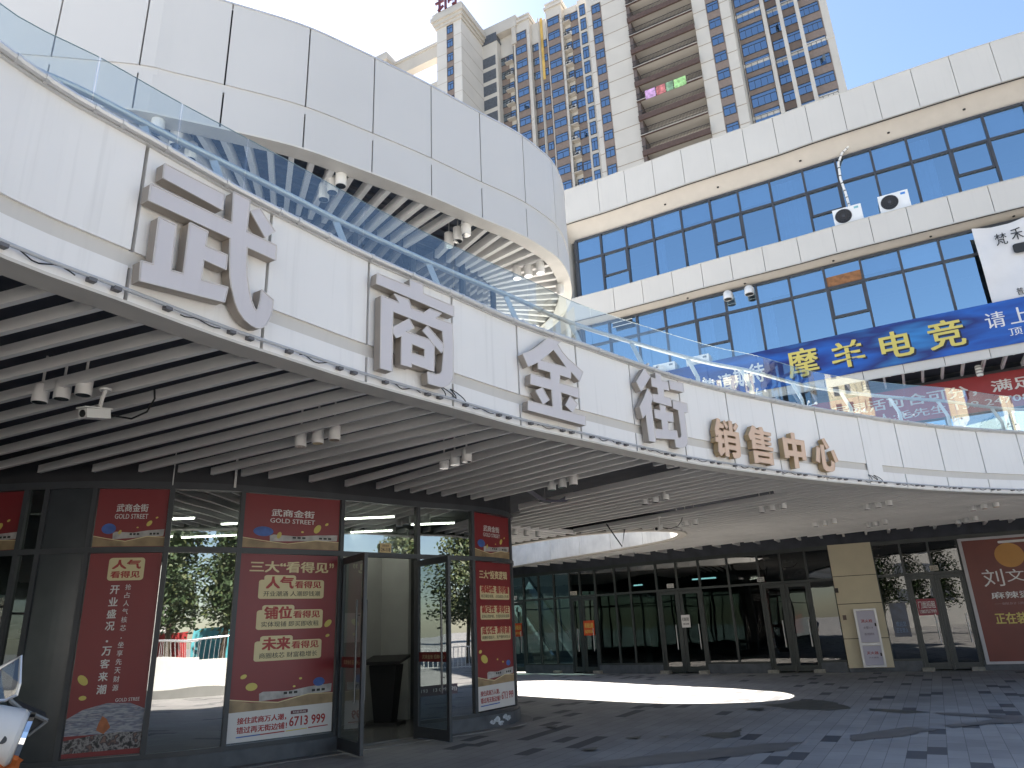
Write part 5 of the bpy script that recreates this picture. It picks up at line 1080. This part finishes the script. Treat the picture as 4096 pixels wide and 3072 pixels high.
for az in (2.66, 5.6, 10.5, 13.2, 17.9, 20.9, 27.5, 30.3): s = FS.at(az); b.band(FS, s - .16, s + .16, .0, .22, 0, .1)
obj('step_block', b, mat('rough_step', (.26, .25, .22), .8, var=.25, scale=12), shops)
# stone pillar with the hydrant cabinet
pl = empty('stone_pillar', (*FS.P((pilL + pilR) / 2), .12)); tag(pl, 'beige stone clad pillar between the dark shop fronts', 'pillar')
b = MB()
for z0, z1 in ((.12, .93), (.95, 1.93), (1.95, 2.75), (2.77, 3.72)): b.bar(FS.P(pilL, .02), FS.P(pilR, .02), .22, (z0, z1))
obj('stone_panel', b, STONE, pl); b = MB(); b.bar(FS.P(pilL, .0), FS.P(pilR, .0), .16, (.13, 3.7)); obj('joint_backing', b, GAP, pl)
for az, z, m in ((22.85, 2.35, 'call_point'), (23.05, 1.55, 'push_plate')):
    s = FS.at(az); p = FS.P(s, .145); b = MB(); b.box((*p, z), (.1, .05, .14), math.atan2(FS.T(s)[1], FS.T(s)[0])); obj(m, b, BLACK if z > 2 else mat('plate_dark', (.12, .08, .07), .5), pl)
ca_, cb_ = FS.at(23.68), FS.at(25.08); c0, c1 = FS.P(ca_, .14), FS.P(cb_, .14); hc = empty('hydrant_cabinet', (*((c0 + c1) / 2), .14)); tag(hc, 'pale two part fire hydrant cabinet with printed doors on the stone pillar', 'cabinet')
FRM = mat('cabinet_frame', (.6, .6, .62), .35, metal=.3); CAB = mat('cabinet_door', (.46, .45, .55), .4, var=.03)
b = MB(); t = (c1 - c0) / np.hypot(*(c1 - c0)); n = np.array([t[1], -t[0]]); b.bar(c0 + n * .06, c0 + t * .06 + n * .06, .16, (.14, 1.78)); b.bar(c1 - t * .06 + n * .06, c1 + n * .06, .16, (.14, 1.78))
for z0, z1 in ((.14, .19), (.74, .82), (1.73, 1.78)): b.bar(c0 + t * .0605 + n * .06, c1 - t * .0605 + n * .06, .15, (z0, z1))
obj('cabinet_frame', b, FRM, hc)
for z0, z1, hd, ls in ((.2, .73, '灭火器', ('灭火器箱',)), (.83, 1.72, '消火栓', ('火警119', '消火栓箱使用'))):
    q = Quad(c0 + t * .062 + n * .1, c1 - t * .062 + n * .1, z0, z1); d_ = sheet('cabinet_door', q, CAB, .02, hc, 1); v = .62 if z1 > 1 else .55
    text('door_lettering', q, hd, .18, .82, v, v + (.11 if z1 > 1 else .16), REDTXT, d_, .02, .023)
    for k, l in enumerate(ls): text('door_lettering', q, l, .25, .78, v - .2 - .2 * k, v - .12 - .2 * k, mat('print_violet', (.14, .1, .16), .5), d_, .01, .023)
    pz = z0 + (z1 - z0) * .55; bb = MB(); p = c1 - t * .09 + n * .135; bb.box((*p, pz), (.04, .03, .09), math.atan2(t[1], t[0])); obj('latch', bb, BLACK, d_)
# small signs on the shop glass
def small_sign(label, az, z0, z1, wdeg, m, lines, grp):
    s0, s1 = FS.at(az - wdeg / 2), FS.at(az + wdeg / 2); sf = Surf(FS, s0, s1, z0, z1, .06); o = sheet('small_sign', sf, m, .008, None, 2); tag(o, label, 'sign', grp)
    for (st, u0, u1, v0, v1, mm) in lines: text('lettering', sf, st, u0, u1, v0, v1, mm, o, .02, .012)
ORS = mat('sign_orange', (.5, .06, .015), .5); PLT = mat('plate_beige', (.5, .46, .38), .5)
GS = 'rental signs on the back shop glass'
small_sign('red orange rental sign with yellow lettering on the leftmost shop door', -.25, 1.35, 1.85, .55, ORS, [('商铺出租', .1, .9, .5, .85, YELLOW), ('13807 06866', .1, .9, .15, .35, YELLOW)], GS)
small_sign('red orange rental sign with yellow lettering on the pane right of the double door', 5.1, 1.3, 1.82, .8, ORS, [('商铺出租', .1, .9, .5, .85, YELLOW), ('15629381868', .08, .92, .15, .38, YELLOW)], GS)
small_sign('white rental notice with black lettering on a dark shop door', 12.25, 1.45, 1.85, .62, PWHITE, [('旺铺招租', .12, .88, .5, .8, PBLACK), ('13807206488', .15, .85, .2, .36, PBLACK)], GS)
small_sign('dark red rental sign with white lettering on the door beside the stone pillar', 28.2, 1.52, 1.98, 1.15, mat('sign_maroon', (.25, .03, .05), .5), [('门面招租', .06, .94, .42, .86, PWHITE), ('13807557999', .08, .92, .12, .34, PWHITE)], GS)
small_sign('blue tinted poster behind the pane right of the stone pillar', 26.45, .95, 1.9, 1.0, mat('poster_dusk', (.02, .035, .08), .3, var=.4, scale=6), [('欢迎您', .2, .8, .3, .45, mat('print_dim_blue', (.12, .2, .35), .5)), ('正在营业', .15, .85, .12, .26, mat('print_dim_blue', (.12, .2, .35), .5))], 'signs on the back shop glass')
for az, st in ((-.5, '24-123'), (4.1, '24-122'), (11.4, '24-121'), (17.9, '24-120'), (29.1, '24-119')):
    small_sign('small %s house number plate above ' % ('tan' if az in (4.1, 29.1) else 'pale') + {-.5: 'the leftmost back shop door', 4.1: 'the double door by the rental sign', 11.4: 'the door with the white notice', 17.9: 'the door left of the stone pillar', 29.1: 'the door right of the stone pillar'}[az], az, DT + .1, DT + .24, .5, PLT if az in (4.1, 29.1) else mat('plate_pale', (.5, .5, .48), .5), [(st, .1, .9, .12, .5, PBLACK), ('武商金街', .2, .8, .6, .86, PBLACK)], 'house number plates')
# restaurant banner in front of the last shop
pa, pb = FS.P(FS.at(30.8, .1), .1), None; sA = FS.at(30.8, .1); pb = FS.P(sA + 3.4, .1); q = Quad(pa, pb, .18, 3.58); rbn = sheet('restaurant_banner', q, mat('banner_maroon', (.155, .03, .02), .45, var=.12, scale=1.2), .012, None, 1); tag(rbn, 'dark red restaurant banner in a pale frame at the right edge of the back shops', 'banner')
b = MB(); t = (pb - pa) / np.hypot(*(pb - pa)); n = q.n
b.bar(pa + n * .02, pa + t * .09 + n * .02, .06, (.16, 3.6)); b.bar(pb - t * .09 + n * .02, pb + n * .02, .06, (.16, 3.6)); b.bar(pa + t * .091 + n * .02, pb - t * .091 + n * .02, .05, (.16, .23)); b.bar(pa + t * .091 + n * .02, pb - t * .091 + n * .02, .05, (3.53, 3.6)); obj('banner_frame', b, mat('banner_frame_pale', (.45, .44, .46), .5), rbn)
blob('orange_disc', q, [ell(.35, .845, .105, .1, 30)], mat('print_amber', (.5, .24, .05), .5), rbn, .016)
blob('top_label', q, [rrect(.29, .945, .6, .965, .008, .008)], PWHITE, rbn, .016)
for st, u0, u1, v0, v1, m, bd in (('刘', .12, .27, .6, .74, PWHITE, -.0), ('文', .29, .42, .63, .73, PWHITE, 0), ('祥', .45, .62, .6, .76, PWHITE, 0), ('麻辣烫', .15, .44, .5, .555, PWHITE, .02), ('正在装修', .14, .44, .3, .39, YELLOW, .03), ('敬请期待', .47, .8, .3, .4, YELLOW, .03), ('一碗好汤 大众美味', .16, .6, .45, .47, mat('print_dusty', (.3, .2, .2), .5), .01)): text('lettering', q, st, u0, u1, v0, v1, m, rbn, bd, .017)
# open stair well with an escalator behind the first panes
es = empty('escalator', (1.2, 33.5, 0)); tag(es, 'escalator with pale balustrades seen through the dark glass at the back left', 'escalator')
for k, x in enumerate((0.3, 1.5)):
    b = MB(); a = Vector((x - 1.15, 35.5, 3.6)); c = Vector((x + .85, 32.6, .35)); b.beam(a, c, .12, .5); o = obj('balustrade', b, mat('escalator_steel', (.7, .72, .74), .25, metal=.5), es); b = MB(); b.beam(a + Vector((0, 0, .42)), c + Vector((0, 0, .42)), .09, .07); obj('moving_handrail', b, BLACK, es)
b = MB()
for i in range(16): f = i / 15; b.box((.9 - .99 * f - .18 + .2, 32.7 + 2.7 * f, .2 + 3.1 * f), (.95, .32, .22), .2)
obj('step', b, mat('escalator_step', (.2, .2, .21), .4, metal=.5), es)

# ------------------------------------------------------------------ ceiling spotlights
def spot(p, z, label, grp, r=.072, h=.17):
    e = empty('downlight', (p[0], p[1], z)); tag(e, label, 'downlight', grp)
    b = MB(); b.lathe((p[0], p[1], z), [(r * .96, 0), (r, .008), (r, h), (r * .98, h + .004), (.012, h + .006), (.012, h + .3)], 18); obj('housing', b, LAMPW, e, smooth=True)
    b = MB(); b.lathe((p[0], p[1], z), [(r * .88, -.001), (r * .6, .05), (.001, .06)], 18); obj('reflector', b, CHROME, e); return e
GL = 'white cylinder downlights under the curved deck'
proto = None
DL = {'A': ('set beside the security camera at the left', [(-4.48, 6.41), (-4.23, 6.34), (-3.98, 6.26)]), 'B': ('set above the wide red poster', [(-2.61, 8.47), (-2.37, 8.36), (-2.14, 8.24)]), 'C': ('set under the second grey sign character', [(-1.02, 10.05), (-.85, 9.86), (-.67, 9.69)]),
      'D': ('set near the broken cable tray', [(.6, 12.09), (.77, 11.9), (.94, 11.71)]), 'E': ('set between the two dark slots', [(2.5, 14.06), (2.67, 13.88), (2.82, 13.62)]), 'F': ('set beside the tip of the skylight', [(3.92, 17.81), (4.09, 17.62), (4.26, 17.42)]),
      'G': ('set below the tan letters', [(5.37, 15.9), (5.53, 15.67), (5.69, 15.44)]), 'H': ('set on the pale slats above the number plates', [(7.72, 18.91), (7.89, 18.7), (8.0, 18.4)]), 'I': ('set right of the rightmost tan letter', [(7.8, 16.13), (7.93, 15.89), (8.07, 15.66)]),
      'J': ('set above the stone pillar', [(9.41, 19.58), (9.49, 19.29), (9.59, 19.02)]), 'K': ('set under the fascia at the right edge', [(10.74, 17.1), (10.85, 16.84), (10.98, 16.61)]), 'L': ('set above the restaurant banner', [(11.86, 19.65), (11.91, 19.36), (11.99, 19.09)]),
      'M': ('set in front of the sunlit skylight wall', [(-.1, 17.9), (.2, 18.2), (.5, 18.5)])}
pos = {0: 'left', 1: 'middle', 2: 'right'}
for k, (where, l) in DL.items():
    for i, p in enumerate(l):
        lab = pos[i] + ' white downlight of the ' + where; z = 3.82
        if proto is None: proto = spot(p, z, lab, GL)
        else: c = copy_tree(proto); c.location = (p[0], p[1], z); c['label'] = lab
p2 = None
for where, l in (('three below the white canopy near its left end', [(-4.6, 7.9), (-4.49, 8.2), (-4.42, 8.5)]), ('three under the canopy middle', [(-2.82, 9.62), (-2.64, 9.44), (-2.47, 9.28)]), ('three under the canopy right half', [(-1.01, 11.22), (-.84, 11.05), (-.68, 10.86)]), ('three under the rounded canopy end', [(.19, 12.56), (.41, 12.48), (.64, 12.38)])):
    for i, p in enumerate(l):
        lab = ('first', 'second', 'third')[i] + ' downlight from the left of the ' + where
        if p2 is None: p2 = spot(p, 8.08, lab, 'white cylinder downlights under the oval canopy', .085, .26)
        else: c = copy_tree(p2); c.location = (p[0], p[1], 8.08); c['label'] = lab
# security cameras
def seccam(label, p, z, yaw):
    e = empty('security_camera', (*p, z)); tag(e, label, 'security camera'); d = np.array([math.sin(R(yaw)), math.cos(R(yaw))])
    b = MB(); b.beam((*(p - d * .1), z - .02), (*(p + d * .14), z - .07), .105, .085); b.beam((*(p - d * .11), z + .03), (*(p + d * .17), z - .02), .115, .012); obj('body', b, LAMPW, e)
    b = MB(); q = p + d * .141; b.lathe((*q, z - .07), [(.001, 0), (.035, 0), (.035, .006), (.001, .006)], 12, (d[0], d[1], -.2)); obj('lens', b, BLACK, e)
    b = MB(); b.tube([(*(p - d * .02), z + .03), (*(p - d * .03), z + .12), (*(p - d * .05), z + .2)], .018, 7); b.lathe((*(p - d * .05), z + .2), [(.05, 0), (.05, .02), (.001, .02)], 12); obj('bracket', b, LAMPW, e)
    b = MB(); s = np.array([d[1], -d[0]]); b.tube([(*(p - d * .08), z + .0), (*(p - d * .14 - s * .06), z - .03), (*(p - d * .2 - s * .2), z - .06), (*(p - d * .2 - s * .38), z - .02), (*(p - d * .16 - s * .5), z + .08), (*(p - d * .1 - s * .55), z + .14)], .009, 5); obj('cable', b, CABLE, e); return e
seccam('white security camera with black cable under the slats at the left', np.array(atz(390, 1640, 3.66)), 3.66, 200)
seccam('white security camera beside the skylight rim', np.array(atz(2635, 2105, 3.72)), 3.72, 215)
p = UP.P(UP.at(5.55), -.22); e = empty('dome_camera', (*p, 8.2)); tag(e, 'white dome camera under the right end of the oval canopy', 'security camera'); b = MB(); b.lathe((*p, 8.12), [(.001, -.09), (.05, -.075), (.078, -.03), (.085, .02), (.085, .12), (.03, .2)], 14); obj('housing', b, LAMPW, e, smooth=True)
# fallen cable tray, loose wire, slot ends
ta, tb, tc = atz(2060, 1955, 3.93), atz(2180, 2005, 3.86), atz(2320, 1998, 3.95); e = empty('cable_tray', (*tb, 3.86)); tag(e, 'sagging bundle of dark conduits hanging out of the slat ceiling', 'cable tray'); b = MB(); dn = np.array([.5, .6])
for k in range(6): o = dn * (k - 2.5) * .05; b.tube([(*(ta + o), 4.2), (*(ta * .7 + tb * .3 + o), 4.0), (*(tb + o), 3.86), (*(tb * .5 + tc * .5 + o), 3.9), (*(tc + o), 4.12)], .014, 5)
obj('conduit', b, mat('conduit_grey', (.1, .1, .13), .4), e); b = MB(); b.beam((*(tb - dn * .2), 3.84), (*(tb + dn * .2), 3.84), .05, .03); b.tube([(*tb, 3.84), (*tb, 4.35)], .012, 5); obj('bracket', b, mat('bracket_grey', (.2, .2, .21), .5, metal=.5), e)
w0, w1, w2 = atz(2425, 2095, 3.95), atz(2489, 2187, 3.45), atz(2498, 2120, 3.95)
def onray(px, py, P2): d = ray(px, py); t = np.hypot(*P2) / math.hypot(d[0], d[1]); return (d[0] * t, d[1] * t, EYE + d[2] * t)
b = MB(); ap = np.array(atz(2489, 2128, 3.95)) * .9; b.tube([onray(2425, 2095, ap), onray(2489, 2187, ap), onray(2498, 2117, ap)], .018, 6); o = obj('loose_wire', b, BLACK); tag(o, 'black wire hanging in a V in front of the sunlit skylight wall', 'wire')

# ------------------------------------------------------------------ electric scooter at the left edge
sco = empty('electric_scooter', (-3.0, 4.35, 0)); tag(sco, 'electric scooter with white nose, orange apron and black muffs cut off by the left edge', 'scooter')
def sp(x, y, z): c, s = math.cos(R(35)), math.sin(R(35)); return (-3.27 + x * c - y * s, 4.36 + x * s + y * c, z)   # x forward
SWHITE = mat('scooter_white', (.7, .69, .67), .3); SORG = mat('apron_orange', (.55, .13, .02), .7, var=.1); MUFF = mat('muff_black', (.025, .026, .026), .6, var=.3)
def on5(px, py, r=5.0): d = ray(px, py); t = r / math.hypot(d[0], d[1]); return Vector((d[0] * t, d[1] * t, EYE + d[2] * t))
AX = (.84, .5, -.22)
hc_ = on5(-112, 2930); b = MB(); b.lathe(hc_, [(.05, -.1), (.1, -.07), (.135, .0), (.145, .08), (.14, .2), (.12, .225)], 28, AX); obj('headlamp_shell', b, SWHITE, sco, smooth=True)
b = MB(); b.lathe(hc_, [(.1, .226), (.128, .226), (.132, .25), (.1, .25)], 28, AX); obj('headlamp_ring', b, CHROME, sco)
b = MB(); b.lathe(on5(12, 2960, 4.86), [(.001, 0), (.02, 0), (.02, .012), (.001, .012)], 12, (.2, -.95, .2)); obj('bolt', b, FRAME, sco)
b = MB(); G5 = [[on5(x, y, r) for x, y, r in row] for row in ([(-330, 2960, 5.3), (-200, 2950, 5.05), (-80, 2975, 4.95), (10, 3000, 5.0), (60, 3020, 5.1), (95, 3040, 5.25)], [(-340, 3080, 5.2), (-210, 3080, 4.95), (-90, 3085, 4.85), (0, 3070, 4.9), (45, 3062, 5.05), (80, 3052, 5.25)], [(-350, 3300, 5.15), (-220, 3300, 4.9), (-110, 3290, 4.82), (-40, 3270, 4.88), (10, 3230, 5.0), (50, 3190, 5.2)])]
for i in range(2):
    for j in range(5): b.face([G5[i][j], G5[i][j + 1], G5[i + 1][j + 1], G5[i + 1][j]])
obj('apron', b, SORG, sco, smooth=True, fix=False)
b = MB(); c = [on5(x, y, 5.1) for x, y in ((35, 2800), (85, 2835), (150, 2862), (192, 2882), (165, 2915), (115, 2940), (60, 2952), (30, 2900))]; b.hexa(c, [p + Vector((-.12, .16, .03)) for p in c]); obj('hand_muff', b, MUFF, sco)
b = MB(); b.tube([on5(40, 2800, 5.08), on5(85, 2838, 5.08), on5(150, 2865, 5.08), on5(190, 2883, 5.08)], .012, 6); b.tube([on5(190, 2883, 5.08), on5(115, 2941, 5.08), on5(60, 2953, 5.08)], .008, 6); obj('muff_piping', b, mat('muff_piping', (.2, .2, .19), .6), sco)
b = MB(); fr_ = [on5(-300, 2815, 5.15), on5(20, 2802, 5.1), on5(66, 2780, 5.1), on5(78, 2735, 5.1), on5(84, 2625, 5.15), on5(0, 2672, 5.15), on5(-300, 2830 - 80, 5.2)]; b.tube(fr_, .01, 6); obj('windscreen_rim', b, STEEL, sco)
b = MB(); b.face(fr_); obj('windscreen', b, glass('screen_plastic', (.7, .72, .7), .08, .75), sco, fix=False)
b = MB(); b.tube([sp(-.05, -.36, 1.1), sp(-.08, 0, 1.14), sp(-.05, .36, 1.1)], .016, 8); b.tube([sp(-.08, 0, 1.12), sp(.12, 0, .35)], .035, 8); obj('handlebar', b, BLACK, sco)
for x in (.2, -1.0):
    b = MB(); b.lathe(sp(x, .05, .24), [(.1, -.05), (.22, -.05), (.24, -.02), (.24, .02), (.22, .05), (.1, .05)], 24, tuple(np.array(sp(0, 1, 0)) - np.array(sp(0, 0, 0)))); wl = obj('wheel', b, BLACK, sco, smooth=True); b = MB(); b.lathe(sp(x, .05, .24), [(.02, -.04), (.1, -.03), (.1, .03), (.02, .04)], 16, tuple(np.array(sp(0, 1, 0)) - np.array(sp(0, 0, 0)))); obj('rim', b, STEEL, wl)
b = MB(); b.hexa([sp(x, y, .3) for x, y in ((.1, -.16), (.1, .16), (-1.15, .14), (-1.15, -.14))], [sp(x, y, .42) for x, y in ((.1, -.16), (.1, .16), (-1.2, .14), (-1.2, -.14))]); b.hexa([sp(x, y, .421) for x, y in ((-.5, -.14), (-.5, .14), (-1.2, .13), (-1.2, -.13))], [sp(x, y, .72) for x, y in ((-.45, -.13), (-.45, .13), (-1.25, .12), (-1.25, -.12))]); obj('body', b, SWHITE, sco)
b = MB(); b.hexa([sp(x, y, .721) for x, y in ((-.4, -.14), (-.4, .14), (-1.2, .13), (-1.2, -.13))], [sp(x, y, .82) for x, y in ((-.45, -.11), (-.45, .11), (-1.15, .1), (-1.15, -.1))]); obj('saddle', b, BLACK, sco)

# ------------------------------------------------------------------ the street behind the viewer, seen in the shop glass
LEAFM = [mat('leaf_dark', (.035, .065, .02), .6, var=.4, scale=1.5), mat('leaf_mid', (.045, .075, .028), .6, var=.4, scale=1.5), mat('leaf_olive', (.075, .09, .03), .6, var=.4, scale=1.5)]
BARK = mat('bark', (.09, .07, .05), .9, var=.3, scale=8)
def tree(p, h, w_, label, col=0, seed=1):
    rnd = random.Random(seed); e = empty('street_tree', (*p, 0)); tag(e, label, 'tree', 'trees along the street')
    b = MB(); b.tube([(*p, 0), (p[0] + .05, p[1], h * .3), (p[0], p[1] + .08, h * .62)], .17, 8, r2=.06)
    for k in range(7): a = rnd.uniform(0, 6.28); z = h * rnd.uniform(.28, .55); b.tube([(p[0], p[1], z), (p[0] + math.cos(a) * w_ * .5, p[1] + math.sin(a) * w_ * .5, z + h * .18)], .05, 5, r2=.015)
    obj('trunk', b, BARK, e); b = MB(); cl = [(rnd.gauss(0, .45), rnd.gauss(0, .45), rnd.uniform(.25, 1)) for _ in range(150)]
    for (x, y, z) in cl:
        prof = math.sin(min(1, (1.05 - z) * 1.6) * 1.5) ; cx_, cy_, cz = p[0] + x * w_ * prof, p[1] + y * w_ * prof, z * h
        for _ in range(64):
            c = Vector((cx_ + rnd.gauss(0, .25 * w_ ** .5), cy_ + rnd.gauss(0, .25 * w_ ** .5), cz + rnd.gauss(0, .3))); u = Vector((rnd.gauss(0, 1), rnd.gauss(0, 1), rnd.gauss(0, .6))).normalized(); v = u.orthogonal().normalized(); s = rnd.uniform(.07, .15)
            b.face([c - u * s, c + v * s * .5, c + u * s, c - v * s * .5], rnd.choice((0, 1, 1, 2) if col == 0 else (1, 2, 2, 2)))
    obj('crown', b, LEAFM, e, fix=False); return e
tr = [((7.6, -11.5), 10, 1.1, 'tall slim green street tree nearest the curved planter', 0), ((9.6, -10.2), 9, 1.0, 'slim dark green street tree second from the planter', 0), ((6.2, -13.5), 10.5, 1.1, 'slim green street tree behind the planter', 0), ((11.8, -8.6), 9.5, 1.1, 'slim green street tree between the planter and the red hoarding', 0), ((27, 12.5), 7.5, 2.2, 'round olive street tree by the green hoarding', 1), ((27, 5), 8, 2.2, 'round green street tree right of the green hoarding', 1), ((2, -16), 9, 1.6, 'green street tree standing left of the slim ones', 0), ((-6, -17), 8.5, 2.0, 'green street tree at the far end of the row', 0)]
for i, (p, h, w_, l, c) in enumerate(tr): tree(p, h, w_, l, c, 10 + i)
PC = np.array([6.4, -5.6]); PP = Path([(PC[0] + 3.6 * math.cos(a), PC[1] + 3.6 * math.sin(a)) for a in np.linspace(R(20), R(290), 24)])
pln = empty('curved_planter', (*PC, 0)); tag(pln, 'low curved pale wall with a steel railing on top behind the viewer', 'wall'); b = MB(); b.band(PP, 0, PP.L, -.15, .15, .25, 1.1); obj('wall', b, mat('planter_white', (.68, .67, .63), .6, var=.05), pln); b = MB(); b.band(PP, 0, PP.L, -.2, .2, 0, .249); obj('base', b, mat('planter_base', (.2, .2, .19), .7), pln)
b = MB(); b.tube([(*PP.P(x), 1.75) for x in np.arange(.1, PP.L, .25)], .03, 6)
for x in np.arange(.1, PP.L, .16): b.tube([(*PP.P(x), 1.1), (*PP.P(x), 1.74)], .008, 4)
obj('railing', b, STEEL, pln)
for i, (p, q, col, l) in enumerate((((24.5, 15), (24.5, 6.5), (.25, .55, .45), 'pale green hoarding panel across the street'), ((17.5, -11), (14, -14), (.4, .03, .03), 'red hoarding panel across the street'), ((13.8, -14.2), (11.5, -16), (.1, .4, .45), 'teal hoarding panel across the street'), ((11.3, -16.1), (6, -18.5), (.4, .03, .03), 'red hoarding panel at the end of the row'))):
    b = MB(); b.bar(p, q, .08, (.15, 2.2)); o = obj('hoarding', b, mat('hoarding_%d' % i, col, .6, var=.2, scale=1.5)); tag(o, l, 'hoarding', 'hoardings across the street'); b = MB()
    for k in (.05, .95): c = np.array(p) * (1 - k) + np.array(q) * k; b.bar(c - .04, c + .04, .06, (0, .149))
    obj('foot', b, RAIL, o)
def block(p, ux, w_, d_, h, label, col, seed):
    e = empty('street_building', (*p, 0)); tag(e, label, 'building', 'buildings across the street'); u = np.array([math.cos(ux), math.sin(ux)]); v = np.array([-u[1], u[0]]); p = np.array(p)
    def q(a, c): return p + u * a + v * c
    b = MB(); o = [q(-w_ / 2, -d_ / 2), q(w_ / 2, -d_ / 2), q(w_ / 2, d_ / 2), q(-w_ / 2, d_ / 2)]; b.hexa([(*c, 0) for c in o], [(*c, h) for c in o]); obj('wall', b, col, e)
    b = MB()
    for sd, (lo, hi) in ((1, (-w_ / 2, w_ / 2)), (-1, (-w_ / 2, w_ / 2))):
        for z in np.arange(3, h - 2, 3.0):
            for x in np.arange(lo + 1.5, hi - 1.5, 3.4): c = q(x + .8, sd * d_ / 2); f = v * sd * .03; b.face([(*(q(x, sd * d_ / 2) + f), z), (*(q(x + 1.5, sd * d_ / 2) + f), z), (*(q(x + 1.5, sd * d_ / 2) + f), z + 1.6), (*(q(x, sd * d_ / 2) + f), z + 1.6)])
    for sd in (1, -1):
        for z in np.arange(3, h - 2, 3.0):
            x = sd * w_ / 2; f = u * sd * .03; b.face([(*(q(x, -1) + f), z), (*(q(x, 1) + f), z), (*(q(x, 1) + f), z + 1.6), (*(q(x, -1) + f), z + 1.6)])
    o = obj('window_field', b, TDARK, e, fix=False); o['kind'] = 'stuff'; return e
block((125, 42), R(85), 18, 12, 46, 'tall cream apartment block across the street', mat('street_cream', (.62, .56, .42), .8), 1); block((120, -8), R(75), 16, 12, 42, 'tall cream apartment block with a gap of sky beside it', mat('street_cream', (.62, .56, .42), .8), 2); block((78, -92), R(40), 17, 12, 52, 'tall cream apartment block behind the street trees', mat('street_cream', (.62, .56, .42), .8), 3); block((22, -60), R(25), 22, 12, 19, 'grey walk up block behind the street trees', mat('street_grey', (.4, .39, .37), .8), 4); block((-12, -60), R(5), 30, 12, 24, 'pale block at the back of the street', mat('street_grey', (.4, .39, .37), .8), 5)
GR = empty('street_railing', (18, 11, 0)); tag(GR, 'white street railing in front of the green hoarding', 'railing'); b = MB()
for y in np.arange(4, 16, .22): b.beam((19.5, y, .1), (19.5, y, 1.0), .03, .03)
for z in (.15, 1.02): b.beam((19.5, 4, z), (19.5, 16, z), .04, .05)
obj('bars', b, LAMPW, GR)
